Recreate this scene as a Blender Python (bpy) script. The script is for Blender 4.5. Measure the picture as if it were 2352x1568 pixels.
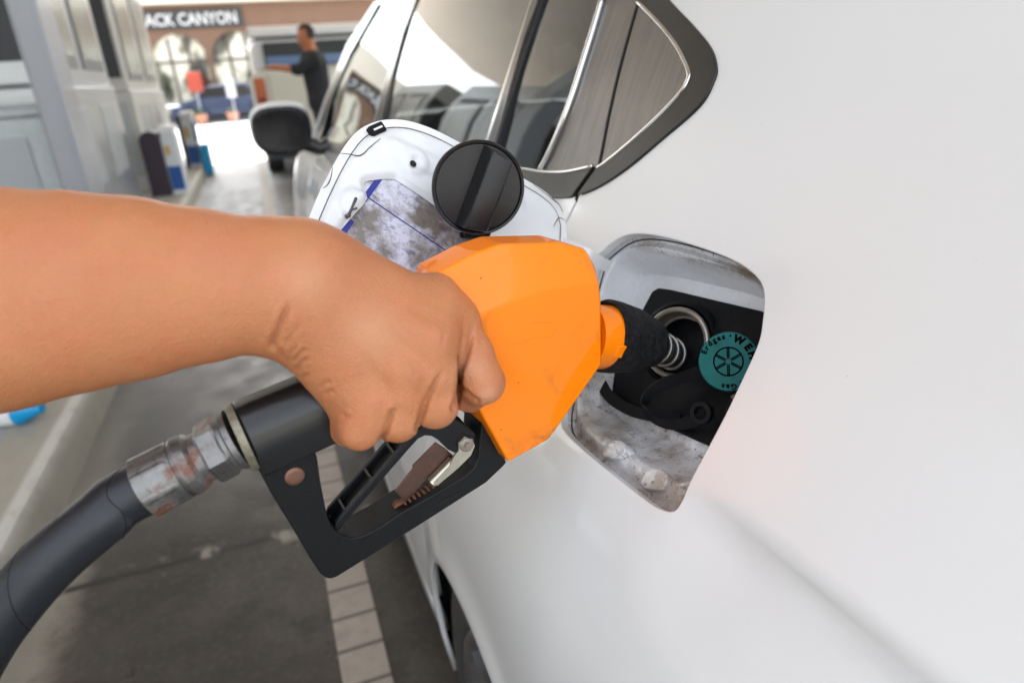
import bpy, bmesh, math, random
import numpy as np
from math import radians, cos, sin, pi
from mathutils import Vector, Matrix
from mathutils.geometry import delaunay_2d_cdt
random.seed(7); RNG = np.random.default_rng(7)
for o in list(bpy.data.objects): bpy.data.objects.remove(o)
SC = bpy.context.scene; COL = SC.collection
# ------------------------------------------------------------------ camera
F = 1568.; CX, CY = 1176., 784.; H = 1.15
ROLL = radians(4.0); PITCH = 0.377323; YAW = 0.326986
fwd = np.array([sin(YAW)*cos(PITCH), cos(YAW)*cos(PITCH), -sin(PITCH)])
rgt = np.array([cos(YAW), -sin(YAW), 0.]); upv = np.cross(rgt, fwd)
IX = rgt*cos(ROLL) - upv*sin(ROLL); IY = -rgt*sin(ROLL) - upv*cos(ROLL)
CAM = np.array([0, 0, H])
cd = bpy.data.cameras.new('camera'); cam = bpy.data.objects.new('camera', cd); COL.objects.link(cam)
M = Matrix.Identity(4)
for i in range(3):
    M[i][0] = IX[i]; M[i][1] = -IY[i]; M[i][2] = -fwd[i]; M[i][3] = CAM[i]
cam.matrix_world = M
cd.sensor_width = 36; cd.lens = 24.0; cd.clip_start = .02; cd.clip_end = 400
cd.dof.use_dof = True; cd.dof.focus_distance = .455; cd.dof.aperture_fstop = 6.0
SC.camera = cam
# ------------------------------------------------------------------ world, sun, exposure
SUN_EL, SUN_AZ = radians(57), radians(-12)      # azimuth clockwise from +Y
w = bpy.data.worlds.new("World"); SC.world = w; w.use_nodes = True
nt = w.node_tree; nt.nodes.clear()
wo = nt.nodes.new('ShaderNodeOutputWorld'); bg = nt.nodes.new('ShaderNodeBackground'); sk = nt.nodes.new('ShaderNodeTexSky')
sk.sky_type = 'NISHITA'; sk.sun_disc = False; sk.sun_elevation = SUN_EL; sk.sun_rotation = SUN_AZ
sk.air_density = 1.4; sk.dust_density = 3.0; sk.ozone_density = 1.0
bg.inputs[1].default_value = .15
hs = nt.nodes.new('ShaderNodeHueSaturation'); hs.inputs['Saturation'].default_value = .3   # hazy tropical sky
nt.links.new(sk.outputs[0], hs.inputs['Color']); nt.links.new(hs.outputs[0], bg.inputs[0]); nt.links.new(bg.outputs[0], wo.inputs[0])
sl = bpy.data.lights.new('sun', 'SUN'); sl.energy = 5.0; sl.angle = radians(.5); sl.color = (1, .95, .87)
so = bpy.data.objects.new('sun', sl); COL.objects.link(so)
sdir = Vector((sin(SUN_AZ)*cos(SUN_EL), cos(SUN_AZ)*cos(SUN_EL), sin(SUN_EL)))
so.rotation_euler = sdir.to_track_quat('Z', 'Y').to_euler()
SC.view_settings.view_transform = 'Standard'; SC.view_settings.look = 'None'
SC.view_settings.exposure = 2.17; SC.view_settings.gamma = 1.0
SC.render.engine = 'CYCLES'
SC.cycles.use_denoising = True; SC.cycles.max_bounces = 8; SC.cycles.diffuse_bounces = 4
SC.cycles.glossy_bounces = 4; SC.cycles.transmission_bounces = 6; SC.cycles.sample_clamp_indirect = 6
# ------------------------------------------------------------------ photo point -> place
def ray(u, v): return fwd + IX*(u-CX)/F + IY*(v-CY)/F
def P(u, v, d): return CAM + ray(u, v)*d
def onz(u, v, z=0.):
    r = ray(u, v); return CAM + r*(z-H)/r[2]
def ony(u, v, y):
    r = ray(u, v); return CAM + r*y/r[1]
def onx(u, v, x):
    r = ray(u, v); return CAM + r*x/r[0]
def onplane(u, v, p0, n):
    r = ray(u, v); return CAM + r*(((p0-CAM)@n)/(r@n))
def nrm(v):
    v = np.asarray(v, float); return v/np.linalg.norm(v)
# ------------------------------------------------------------------ materials
def srgb(r, g, b):
    def f(c):
        c /= 255.
        return c/12.92 if c <= .04045 else ((c+.055)/1.055)**2.4
    return (f(r), f(g), f(b), 1)
MATS = {}
class NT:
    def __init__(s, name):
        s.m = bpy.data.materials.new(name); s.m.use_nodes = True; s.t = s.m.node_tree
        s.b = s.t.nodes['Principled BSDF']; s.out = s.t.nodes['Material Output']
        tc = s.n('ShaderNodeTexCoord'); s.co = tc.outputs['Object']; MATS[name] = s.m
    def n(s, t, **k):
        x = s.t.nodes.new(t)
        for a, b in k.items(): setattr(x, a, b)
        return x
    def l(s, a, b): s.t.links.new(a, b)
    def set(s, name, v):
        i = s.b.inputs[name]
        if hasattr(v, 'is_linked') or isinstance(v, bpy.types.NodeSocket): s.l(v, i)
        else: i.default_value = v
    def noise(s, scale, detail=4, rough=.55, co=None, dist=0.):
        x = s.n('ShaderNodeTexNoise'); x.inputs['Scale'].default_value = scale; x.inputs['Detail'].default_value = detail
        x.inputs['Roughness'].default_value = rough; x.inputs['Distortion'].default_value = dist
        s.l(co or s.co, x.inputs['Vector']); return x.outputs['Fac']
    def mapping(s, scale=(1, 1, 1), rot=(0, 0, 0), loc=(0, 0, 0), co=None):
        x = s.n('ShaderNodeMapping'); x.inputs['Scale'].default_value = scale; x.inputs['Rotation'].default_value = rot
        x.inputs['Location'].default_value = loc; s.l(co or s.co, x.inputs['Vector']); return x.outputs[0]
    def ramp(s, fac, stops, interp='LINEAR'):
        x = s.n('ShaderNodeValToRGB'); x.color_ramp.interpolation = interp
        e = x.color_ramp.elements
        while len(e) < len(stops): e.new(.5)
        for q, (p, c) in zip(e, stops):
            q.position = p; q.color = c if len(c) == 4 else (*c, 1)
        s.l(fac, x.inputs[0]); return x.outputs[0]
    def g(s, fac, a, b): return s.ramp(fac, [(a, (0, 0, 0, 1)), (b, (1, 1, 1, 1))])
    def mix(s, fac, a, b, mode='MIX'):
        x = s.n('ShaderNodeMix', data_type='RGBA', blend_type=mode)
        for sock, v in ((x.inputs[0], fac), (x.inputs[6], a), (x.inputs[7], b)):
            if isinstance(v, bpy.types.NodeSocket): s.l(v, sock)
            else: sock.default_value = v
        return x.outputs[2]
    def math(s, op, a, b=0.):
        x = s.n('ShaderNodeMath', operation=op)
        for sock, v in ((x.inputs[0], a), (x.inputs[1], b)):
            if isinstance(v, bpy.types.NodeSocket): s.l(v, sock)
            else: sock.default_value = v
        return x.outputs[0]
    def bump(s, h, strength=.3, dist=.001, normal=None):
        x = s.n('ShaderNodeBump'); x.inputs['Strength'].default_value = strength; x.inputs['Distance'].default_value = dist
        s.l(h, x.inputs['Height'])
        if normal is not None: s.l(normal, x.inputs['Normal'])
        s.l(x.outputs[0], s.b.inputs['Normal']); return x.outputs[0]
def simple(name, col, rough=.5, metal=0., var=.15, nscale=30, bump=0., bscale=200, coat=0., spec=.5, dist=.0005):
    s = NT(name); f = s.noise(nscale)
    a = tuple(c*(1-var) for c in col[:3])+(1,); b = tuple(min(1, c*(1+var)) for c in col[:3])+(1,)
    s.set('Base Color', s.mix(f, a, b)); s.set('Roughness', rough); s.set('Metallic', metal)
    s.set('Specular IOR Level', spec)
    if coat: s.set('Coat Weight', coat); s.set('Coat Roughness', .03)
    if bump: s.bump(s.noise(bscale), bump, dist)
    return s.m
# ------------------------------------------------------------------ meshes
class MB:
    def __init__(s): s.v = []; s.f = []; s.m = []
    def add(s, vs, fs, mi=0):
        b = len(s.v); s.v += [tuple(map(float, x)) for x in vs]; s.f += [tuple(b+i for i in f) for f in fs]; s.m += [mi]*len(fs); return s
    def box(s, lo, hi, mi=0, R=None, o=None):
        c = [(x, y, z) for x in (lo[0], hi[0]) for y in (lo[1], hi[1]) for z in (lo[2], hi[2])]
        if R is not None: c = [o + R @ np.array(q) for q in c]
        return s.add(c, [(0, 1, 3, 2), (4, 6, 7, 5), (0, 4, 5, 1), (2, 3, 7, 6), (0, 2, 6, 4), (1, 5, 7, 3)], mi)
    def loops(s, rings, mi=0, closed=True, cap0=True, cap1=True):
        n = len(rings[0]); vs = [q for r in rings for q in r]; fs = []
        for i in range(len(rings)-1):
            for j in range(n if closed else n-1):
                k = (j+1) % n
                fs.append((i*n+j, i*n+k, (i+1)*n+k, (i+1)*n+j))
        if cap0: fs.append(tuple(range(n))[::-1])
        if cap1: fs.append(tuple((len(rings)-1)*n+j for j in range(n)))
        return s.add(vs, fs, mi)
    def tube(s, pts, rad, n=16, mi=0, caps=True, twist=None):
        pts = [np.asarray(p, float) for p in pts]; rad = [rad]*len(pts) if np.isscalar(rad) else rad
        T = [nrm(pts[min(i+1, len(pts)-1)]-pts[max(i-1, 0)]) for i in range(len(pts))]
        a = np.array([0, 0, 1.]) if abs(T[0][2]) < .9 else np.array([1., 0, 0])
        u = nrm(np.cross(T[0], a)); rings = []
        for i, p in enumerate(pts):
            u = nrm(u - T[i]*(u@T[i])); v = np.cross(T[i], u)
            rings.append([p + rad[i]*(cos(2*pi*j/n)*u + sin(2*pi*j/n)*v) for j in range(n)])
        return s.loops(rings, mi, cap0=caps, cap1=caps)
    def lathe(s, o, ax, prof, n=48, mi=0, e1=None, sx=1., cap=True):
        # prof: (distance along axis, radius)
        ax = nrm(ax); a = e1 if e1 is not None else (np.array([0, 0, 1.]) if abs(ax[2]) < .9 else np.array([1., 0, 0]))
        u = nrm(np.cross(ax, a)); v = np.cross(ax, u)
        rings = [[o + ax*h + r*(cos(2*pi*j/n)*u*sx + sin(2*pi*j/n)*v) for j in range(n)] for h, r in prof]
        return s.loops(rings, mi, cap0=cap, cap1=cap)
    def build(s, name, mats, parent=None, smooth=None, bevel=0., seg=2, subsurf=0, fix=True):
        me = bpy.data.meshes.new(name); me.from_pydata(s.v, [], s.f)
        mats = mats if isinstance(mats, (list, tuple)) else [mats]
        for m in mats: me.materials.append(m)
        me.polygons.foreach_set('material_index', s.m)
        if fix:
            bm = bmesh.new(); bm.from_mesh(me); bmesh.ops.recalc_face_normals(bm, faces=bm.faces); bm.to_mesh(me); bm.free()
        if smooth is not None:
            me.shade_smooth()
            if smooth < 180: me.set_sharp_from_angle(angle=radians(smooth))
        me.update(); o = bpy.data.objects.new(name, me); COL.objects.link(o)
        if parent is not None: o.parent = parent
        if bevel:
            b = o.modifiers.new('bevel', 'BEVEL'); b.width = bevel; b.segments = seg; b.limit_method = 'ANGLE'; b.angle_limit = radians(28)
            b.harden_normals = False
        if subsurf:
            b = o.modifiers.new('sub', 'SUBSURF'); b.levels = b.render_levels = subsurf
        return o
def tag(o, label=None, cat=None, group=None, kind=None):
    for k, v in (('label', label), ('category', cat), ('group', group), ('kind', kind)):
        if v: o[k] = v
    return o
def root(name, label, cat, group=None):
    # parts are modelled at their true place, so the empty sits at the origin of the site until re_base moves it
    o = bpy.data.objects.new(name, None); COL.objects.link(o); o.empty_display_size = .1
    return tag(o, label, cat, group)
def re_base(o, loc):
    o.location = loc
    for c in o.children: c.matrix_parent_inverse = Matrix.Translation(-Vector(loc))
def catmull(pts, per=6, closed=True):
    pts = [np.asarray(p, float) for p in pts]; n = len(pts); out = []
    for i in range(n if closed else n-1):
        p0, p1, p2, p3 = (pts[(i+k) % n] if closed else pts[min(max(i+k, 0), n-1)] for k in (-1, 0, 1, 2))
        for t in np.arange(per)/per:
            out.append(.5*((2*p1)+(-p0+p2)*t+(2*p0-5*p1+4*p2-p3)*t*t+(-p0+3*p1-3*p2+p3)*t**3))
    if not closed: out.append(pts[-1])
    return out
def tri2d(outer, holes=(), grid=None, gridfn=None):
    """triangulate a 2-D polygon with holes (and inner grid points) -> pts, tris; the boundary points come first"""
    loops = [np.asarray(outer, float)]+[np.asarray(h, float) for h in holes]
    pts = np.concatenate(loops); edges = []; b = 0
    for L in loops:
        n = len(L); edges += [(b+i, b+(i+1) % n) for i in range(n)]; b += n
    nb = len(pts)
    def inside(q):
        r = np.zeros(len(q), bool)
        for L in loops:
            x0, y0 = L[:, 0], L[:, 1]; x1, y1 = np.roll(x0, -1), np.roll(y0, -1)
            for a, bb, c, d in zip(x0, y0, x1, y1):
                k = (bb > q[:, 1]) != (d > q[:, 1])
                if k.any():
                    xi = a+(q[:, 1]-bb)*(c-a)/((d-bb) if d != bb else 1e-12)
                    r ^= k & (q[:, 0] < xi)
        return r
    if grid is not None and len(grid):
        grid = grid[inside(grid)]
        seg0 = pts[[e[0] for e in edges]]; seg1 = pts[[e[1] for e in edges]]
        keep = []
        dd = seg1-seg0; L2 = (dd**2).sum(1)+1e-18
        for q in grid:
            t = np.clip(((q-seg0)*dd).sum(1)/L2, 0, 1); dist = np.sqrt(((seg0+dd*t[:, None]-q)**2).sum(1)).min()
            keep.append(dist > (gridfn or .004))
        pts = np.concatenate([pts, grid[np.array(keep)]])
    vo, eo, fo, *_ = delaunay_2d_cdt([Vector(p) for p in pts], edges, [], 0, 1e-7)
    vo = np.array([(v.x, v.y) for v in vo]); fo = np.array([f for f in fo if len(f) == 3])
    c = vo[fo].mean(1); fo = fo[inside(c)]
    return vo, [tuple(int(i) for i in f) for f in fo], nb
def text_mesh(txt, size=1., bold=0.):
    cu = bpy.data.curves.new('t', 'FONT'); cu.body = txt; cu.size = size; cu.offset = bold; cu.resolution_u = 3
    cu.align_x = 'CENTER'; cu.fill_mode = 'BOTH'
    ob = bpy.data.objects.new('t', cu); COL.objects.link(ob)
    dg = bpy.context.evaluated_depsgraph_get(); me = bpy.data.meshes.new_from_object(ob.evaluated_get(dg))
    vs = [tuple(v.co) for v in me.vertices]; fs = [tuple(p.vertices) for p in me.polygons]
    bpy.data.objects.remove(ob); bpy.data.curves.remove(cu); bpy.data.meshes.remove(me)
    return np.array(vs).reshape(-1, 3), fs
# ------------------------------------------------------------------ car skin: x as a function of (y, z)
ZS = np.array([.05, .2, .35, .5, .65, .78, .86, .92, .96, 1.0, 1.04, 1.15, 1.28, 1.40])
YS = np.array([-.45, -.2, 0., .35, .6, 1.0, 1.7, 2.6, 3.4, 4.1])
_b = np.array([.24, .18, .155, .14, .125, .137, .165, .20, .232, .262, .283, .33, .395, .47]); TAB = np.zeros((10, 14))
for i, y in enumerate(YS):
    b = _b.copy()
    if y >= 1.0: b[:5] = [.20, .155, .14, .13, .12]
    if y >= 2.0: b += .012*(y-1.7)
    if y == -.45: b += .30
    if y == -.2: b += .09
    if y == 0.: b += .022
    if y == 4.1: b += .3
    TAB[i] = b
MZ = np.gradient(TAB, ZS, axis=1)
def S0(y, z):
    y = np.asarray(y, float); z = np.asarray(z, float); sh = np.broadcast(y, z).shape
    y = np.clip(np.broadcast_to(y, sh).ravel(), YS[0], YS[-1]); z = np.clip(np.broadcast_to(z, sh).ravel(), ZS[0], ZS[-1])
    iz = np.clip(np.searchsorted(ZS, z)-1, 0, 12); iy = np.clip(np.searchsorted(YS, y)-1, 0, 8)
    def hz(r):
        h = ZS[iz+1]-ZS[iz]; t = (z-ZS[iz])/h
        return (2*t**3-3*t**2+1)*TAB[r, iz]+(t**3-2*t**2+t)*MZ[r, iz]*h+(-2*t**3+3*t**2)*TAB[r, iz+1]+(t**3-t**2)*MZ[r, iz+1]*h
    k0, k3 = np.clip(iy-1, 0, 9), np.clip(iy+2, 0, 9)
    r0, r1, r2, r3 = hz(k0), hz(iy), hz(iy+1), hz(k3); y0, y1, y2, y3 = YS[k0], YS[iy], YS[iy+1], YS[k3]
    h = y2-y1; t = (y-y1)/h; s = (r2-r1)/h
    s0 = np.where(y0 < y1, (r1-r0)/np.maximum(y1-y0, 1e-9), s); s3 = np.where(y3 > y2, (r3-r2)/np.maximum(y3-y2, 1e-9), s)
    x = (2*t**3-3*t**2+1)*r1+(t**3-2*t**2+t)*.5*(s0+s)*h+(-2*t**3+3*t**2)*r2+(t**3-t**2)*.5*(s+s3)*h
    return x.reshape(sh)
ZCY, ZCZ = [.10, .13, .19, .29], [.9195, .9205, .9212, .9195]
def smoothstep(a, b, x):
    t = np.clip((x-a)/(b-a), 0, 1); return t*t*(3-2*t)
def S(y, z):
    y = np.asarray(y, float); z = np.asarray(z, float); x = S0(y, z)
    # pressed character line running back from the filler opening: a soft ridge and the groove under it
    zc = np.interp(y, ZCY, ZCZ); k = 1-smoothstep(.235, .305, y); d = z-zc
    x = x + k*(.0086*smoothstep(.002, -.012, d)*(1-smoothstep(-.016, -.085, d)) - .0012*np.exp(-((d-.006)/.008)**2))
    # wheel-arch lips stand proud
    for yc in (.565, 3.17):
        r = np.sqrt((y-yc)**2+(z-.28)**2); x = x - .008*np.exp(-((r-.325)/.03)**2)
    return x
def Sn(y, z):
    e = 1e-3
    gy = (S(y+e, z)-S(y-e, z))/(2*e); gz = (S(y, z+e)-S(y, z-e))/(2*e)
    n = np.stack([-np.ones_like(gy), gy, gz], -1); return n/np.linalg.norm(n, axis=-1, keepdims=True)
def SP(y, z, off=0.):
    """a point on the skin, moved 'off' outwards"""
    y = np.asarray(y, float); z = np.asarray(z, float)
    return np.stack([S(y, z), y, z], -1) + Sn(y, z)*off
def hit(u, v):
    r = ray(u, v); ts = np.linspace(.1, 6, 3000); p = CAM+r*ts[:, None]; g = p[:, 0]-S(p[:, 1], p[:, 2])
    k = np.where((g[:-1] < 0) & (g[1:] >= 0) & (p[:-1, 2] > .05))[0][0]
    t = ts[k]+(ts[k+1]-ts[k])*(-g[k])/(g[k+1]-g[k]); return CAM+r*t
def hyz(u, v): return hit(u, v)[1:]
def skin(name, mats, outer, holes=(), parent=None, off=0., fold=.014, grid=.014, thick=None, fmi=None, holefold=True):
    """a panel of the car skin cut from the (y, z) plane, with turned-in edges"""
    outer = np.asarray(outer, float); lo, hi = outer.min(0), outer.max(0)
    gy = np.arange(lo[0], hi[0], grid); gz = np.arange(lo[1], hi[1], grid*.8)
    G = np.stack(np.meshgrid(gy, gz), -1).reshape(-1, 2)
    G = G + (np.arange(len(G)) % 2)[:, None]*0
    vo, fo, nb = tri2d(outer, holes, G, grid*.35)
    p = SP(vo[:, 0], vo[:, 1], off); n = Sn(vo[:, 0], vo[:, 1])
    mb = MB(); fs = []
    for f in fo:
        a, b, c = p[f[0]], p[f[1]], p[f[2]]
        fs.append(f if np.cross(b-a, c-a)@n[f[0]] > 0 else f[::-1])
    mb.add(p, fs); nor = [x for x in n]
    if fold:
        for L in [outer]+([np.asarray(h) for h in holes] if holefold else []):
            q = SP(L[:, 0], L[:, 1], off); nn = Sn(L[:, 0], L[:, 1]); tan = np.roll(q, -1, 0)-np.roll(q, 1, 0)
            tan /= np.linalg.norm(tan, axis=1, keepdims=True)+1e-12; side = np.cross(tan, nn)
            area = .5*np.sum(L[:, 0]*np.roll(L[:, 1], -1)-np.roll(L[:, 0], -1)*L[:, 1])
            # direction pointing out of the panel
            c = L[:, 0]; sgn = 1.
            yz = L.mean(0)
            test = L+0; j = 0
            e = np.stack([side[:, 1], side[:, 2]], -1)
            outw = (area > 0)
            s2 = side[j, 1]*(tan[j, 2])-side[j, 2]*(tan[j, 1])
            sgn = 1. if (s2 > 0) == outw else -1.
            if L is not outer and len(L) != len(outer): sgn = -sgn
            elif L is not outer: sgn = -sgn
            T = side*sgn; r = .0012
            rings = [(q, nn), (q+T*r*.7-nn*r*.3, nn*.7+T*.7), (q+T*r-nn*r, T), (q+T*r-nn*fold, T)]
            m = len(L); base = len(mb.v)
            mb.add([x for ring, _ in rings for x in ring], [])
            ff = []
            for i in range(3):
                for k in range(m):
                    k2 = (k+1) % m; f = (base+i*m+k, base+i*m+k2, base+(i+1)*m+k2, base+(i+1)*m+k)
                    A = np.array([mb.v[x] for x in f]); fn = np.cross(A[1]-A[0], A[3]-A[0]); want = rings[i+1][1][k]
                    ff.append(f if fn@want > 0 else f[::-1])
            mb.f += ff; mb.m += [fmi or 0]*len(ff)
            for _, rn in rings: nor += [x for x in rn]
    o = mb.build(name, mats, parent, smooth=None, fix=False)
    o.data.shade_smooth(); o.data.normals_split_custom_set_from_vertices([tuple(nrm(x)) for x in nor])
    return o
# ------------------------------------------------------------------ shared materials
def m_paint():
    s = NT('white paint'); n1 = s.noise(3, 3); sp = s.noise(420, 2, .5)
    base = s.mix(n1, (.78, .785, .79, 1), (.83, .83, .825, 1))
    speck = s.g(sp, .80, .84)
    s.set('Base Color', s.mix(speck, base, (.30, .28, .25, 1))); s.set('Roughness', .28); s.set('Coat Weight', .75); s.set('Coat Roughness', .04)
    s.set('Specular IOR Level', .4); s.bump(s.noise(5, 2), .12, .004); return s.m
PAINT = m_paint()
def m_pocket():
    s = NT('dirty white pocket paint'); n1 = s.noise(22, 6, .62); n2 = s.noise(150, 5, .7); n3 = s.noise(420, 3, .6)
    sep = s.n('ShaderNodeSeparateXYZ'); s.l(s.co, sep.inputs[0]); mr = s.n('ShaderNodeMapRange'); mr.inputs['From Min'].default_value = .95; mr.inputs['From Max'].default_value = .915; s.l(sep.outputs[2], mr.inputs['Value'])
    m2 = s.n('ShaderNodeMapRange'); m2.inputs['From Min'].default_value = 1.003; m2.inputs['From Max'].default_value = 1.010; s.l(sep.outputs[2], m2.inputs['Value'])
    low = s.math('MAXIMUM', s.math('MULTIPLY', mr.outputs[0], .9), m2.outputs[0]); low = s.math('MAXIMUM', low, .12)
    c = s.mix(s.math('MULTIPLY', s.g(n1, .40, .60), low), (.74, .765, .80, 1), (.34, .285, .24, 1))
    c = s.mix(s.math('MULTIPLY', s.g(n2, .56, .68), low), c, (.15, .115, .09, 1)); c = s.mix(s.math('MULTIPLY', s.g(n3, .62, .70), low), c, (.05, .04, .035, 1))
    s.set('Base Color', c); s.set('Roughness', .3); s.set('Coat Weight', .5); s.set('Coat Roughness', .08); s.bump(n2, .15, .0005); return s.m
POCKET = m_pocket()
def m_pocketclean():
    s = NT('clean pocket paint'); n1 = s.noise(22, 5, .6); n3 = s.noise(300, 3, .6)
    c = s.mix(s.g(n1, .5, .8), (.74, .76, .78, 1), (.45, .43, .41, 1)); c = s.mix(s.g(n3, .70, .78), c, (.1, .09, .08, 1))
    s.set('Base Color', c); s.set('Roughness', .28); s.set('Coat Weight', .6); return s.m
POCKETC = m_pocketclean()
BLACKP = simple('black plastic', (.006, .0065, .008), .42, spec=.3, var=.3, nscale=60, bump=.25, bscale=900, dist=.0003)
BLACKG = simple('gloss black trim', (.008, .008, .01), .16, var=.1)
RUBBER = simple('black rubber', (.0055, .0055, .0065), .6, spec=.22, var=.4, nscale=40, bump=.5, bscale=500)
CHROME = simple('chrome', (.75, .75, .74), .12, 1., var=.05)
INTER = simple('dark cabin cloth', (.02, .02, .022), .9)
def m_satin():
    s = NT('satin grey trim'); co = s.mapping((60, 8, 8), (0, 0, 0)); n = s.noise(4, 4, .6, co=s.mapping((3, 30, 3), (.5, 0, 0))); n2 = s.noise(30, 4)
    s.set('Base Color', s.mix(n, (.13, .12, .115, 1), (.27, .255, .24, 1))); s.set('Metallic', .75)
    s.set('Roughness', s.mix(n2, (.28, .28, .28, 1), (.5, .5, .5, 1))); s.set('Coat Weight', .3); s.set('Coat Roughness', .1); return s.m
SATIN = m_satin()
def m_trim():
    s = NT('dark satin trim'); n = s.noise(25, 5)
    s.set('Base Color', s.mix(n, (.014, .0135, .013, 1), (.030, .029, .027, 1))); s.set('Metallic', .1); s.set('Roughness', .28); s.set('Specular IOR Level', .35); s.set('Coat Weight', .12); s.set('Coat Roughness', .08); return s.m
TRIM = m_trim()
def m_glass():
    s = NT('tinted glass'); s.t.nodes.remove(s.b)
    gl = s.n('ShaderNodeBsdfGlossy'); gl.inputs['Roughness'].default_value = .012; gl.inputs['Color'].default_value = (.93, .96, .97, 1)
    tr = s.n('ShaderNodeBsdfTransparent'); tr.inputs['Color'].default_value = (.10, .11, .11, 1)
    fr = s.n('ShaderNodeFresnel'); fr.inputs['IOR'].default_value = 1.75
    mx = s.n('ShaderNodeMixShader'); s.l(fr.outputs[0], mx.inputs[0]); s.l(tr.outputs[0], mx.inputs[1]); s.l(gl.outputs[0], mx.inputs[2]); s.l(mx.outputs[0], s.out.inputs[0])
    return s.m
GLASS = m_glass()
# ------------------------------------------------------------------ the white car
CAR = root('white_car', 'white hatchback car filling the right, its fuel door open for the orange nozzle', 'car')
XM = 1.92
def mirror_copy(o, name=None):
    me = o.data.copy(); n = len(me.vertices); co = np.empty(n*3); me.vertices.foreach_get('co', co); co = co.reshape(-1, 3)
    m2 = bpy.data.meshes.new(name or o.name.split('.')[0])
    co[:, 0] = XM-co[:, 0]; m2.from_pydata(co.tolist(), [], [tuple(p.vertices)[::-1] for p in me.polygons])
    for m in o.data.materials: m2.materials.append(m)
    m2.polygons.foreach_set('material_index', [p.material_index for p in me.polygons]); m2.shade_smooth(); m2.set_sharp_from_angle(angle=radians(40))
    bpy.data.meshes.remove(me); c = bpy.data.objects.new(m2.name, m2); COL.objects.link(c); c.parent = o.parent
    return c
def arc(yc, zc, r, a0, a1, n): return [(yc+r*cos(a), zc+r*sin(a)) for a in np.linspace(a0, a1, n)]
AY, AZ, AR = .565, .28, .32
cut = [(.60, 1.030), (.608, 1.0), (.64, .92), (.70, .78), (.80, .62), (.885, .50), (.900, .43), (.908, .36), (.96, .300), (1.04, .290)]
cut = [tuple(p) for p in catmull(cut, 6, closed=False)]
openpx = [(1365, 600), (1385, 572), (1420, 545), (1460, 534), (1520, 540), (1600, 562), (1680, 592), (1728, 622), (1752, 652), (1758, 690),
          (1754, 735), (1745, 785), (1714, 857), (1673, 943), (1628, 1029), (1588, 1105), (1568, 1152), (1547, 1177), (1511, 1171),
          (1466, 1141), (1398, 1087), (1330, 1029), (1290, 983), (1287, 935), (1306, 850), (1335, 715)]
OPEN = np.array(catmull([hyz(*p) for p in openpx], 6))
trim_out = [(1534, 0), (1590, 60), (1632, 112), (1646, 155), (1641, 187), (1609, 244), (1524, 319), (1440, 389), (1374, 431), (1323, 450), (1271, 454), (1205, 441)]
TO = [tuple(hyz(*p)) for p in trim_out]
TOP_OUT = [(1.15, 1.36), (.95, 1.335), (.75, 1.28), (.65, 1.24)]
# rear quarter: rear end, wheel arch, door cut, window surround, roof side
quarter = ([(-.40, .36), (-.2, .32), (.05, .30), (AY-AR, .30)] + arc(AY, AZ, AR, pi-.06, .0, 36) + [(AY+AR, .20), (.96, .20)] +
           [(.97, .262)] + [(y-.0035, z-.0035 if i > 40 else z) for i, (y, z) in enumerate(cut[::-1][6:])])
to_c = catmull([np.array(p) for p in TOP_OUT+TO[:-1]], 6, closed=False)   # from the roof side round the rear tip to the door cut
k = [i for i, p in enumerate(to_c) if p[0] > .598 and p[1] < 1.06][0]
quarter += [tuple(p) for p in to_c[:k][::-1]] + [(1.15, 1.40), (.6, 1.40), (.1, 1.40), (-.02, 1.33), (-.18, 1.2), (-.3, 1.08), (-.38, .95), (-.42, .7), (-.42, .5)]
body = skin('quarter_panel', PAINT, quarter, [OPEN], CAR, grid=.012, fold=.007)
belt_o = catmull([np.array(p) for p in ((.603, 1.033), (.65, 1.026), (.727, 1.020), (1.2, .992), (2.0, .957), (2.60, .932), (2.80, .926))], 5, closed=False)
def belt(y): return np.interp(y, [p[0] for p in belt_o], [p[1] for p in belt_o])
BY = 1.72
rd = [(y+.0015, z) for y, z in cut] + [(1.6, .29), (BY-.002, .29), (BY-.002, .6), (BY-.002, belt(BY))] + [tuple(p) for p in belt_o[::-1] if .605 < p[0] < BY-.02]
rear_door = skin('rear_door', PAINT, rd, (), CAR, grid=.02)
fdp = [(BY+.002, .29), (2.6, .29), (2.78, .33), (2.84, .5), (2.86, .75), (2.84, belt(2.8))] + [tuple(p) for p in belt_o[::-1] if BY+.02 < p[0] < 2.8] + [(BY+.002, belt(BY)), (BY+.002, .6)]
front_door = skin('front_door', PAINT, fdp, (), CAR, grid=.04)
rocker = skin('rocker_panel', PAINT, [(.975, .17), (2.84, .17), (2.84, .285), (1.04, .285), (.975, .26)], (), CAR, grid=.04)
fender = skin('front_fender', PAINT, [(2.85, .17)] + arc(3.2, .28, .34, pi, 0.05, 24)+[(3.7, .25), (4.08, .3), (4.1, .62), (3.9, .75), (3.4, .86), (2.96, .93), (2.845, .932), (2.865, .75), (2.85, .5)], (), CAR, grid=.05)
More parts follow.
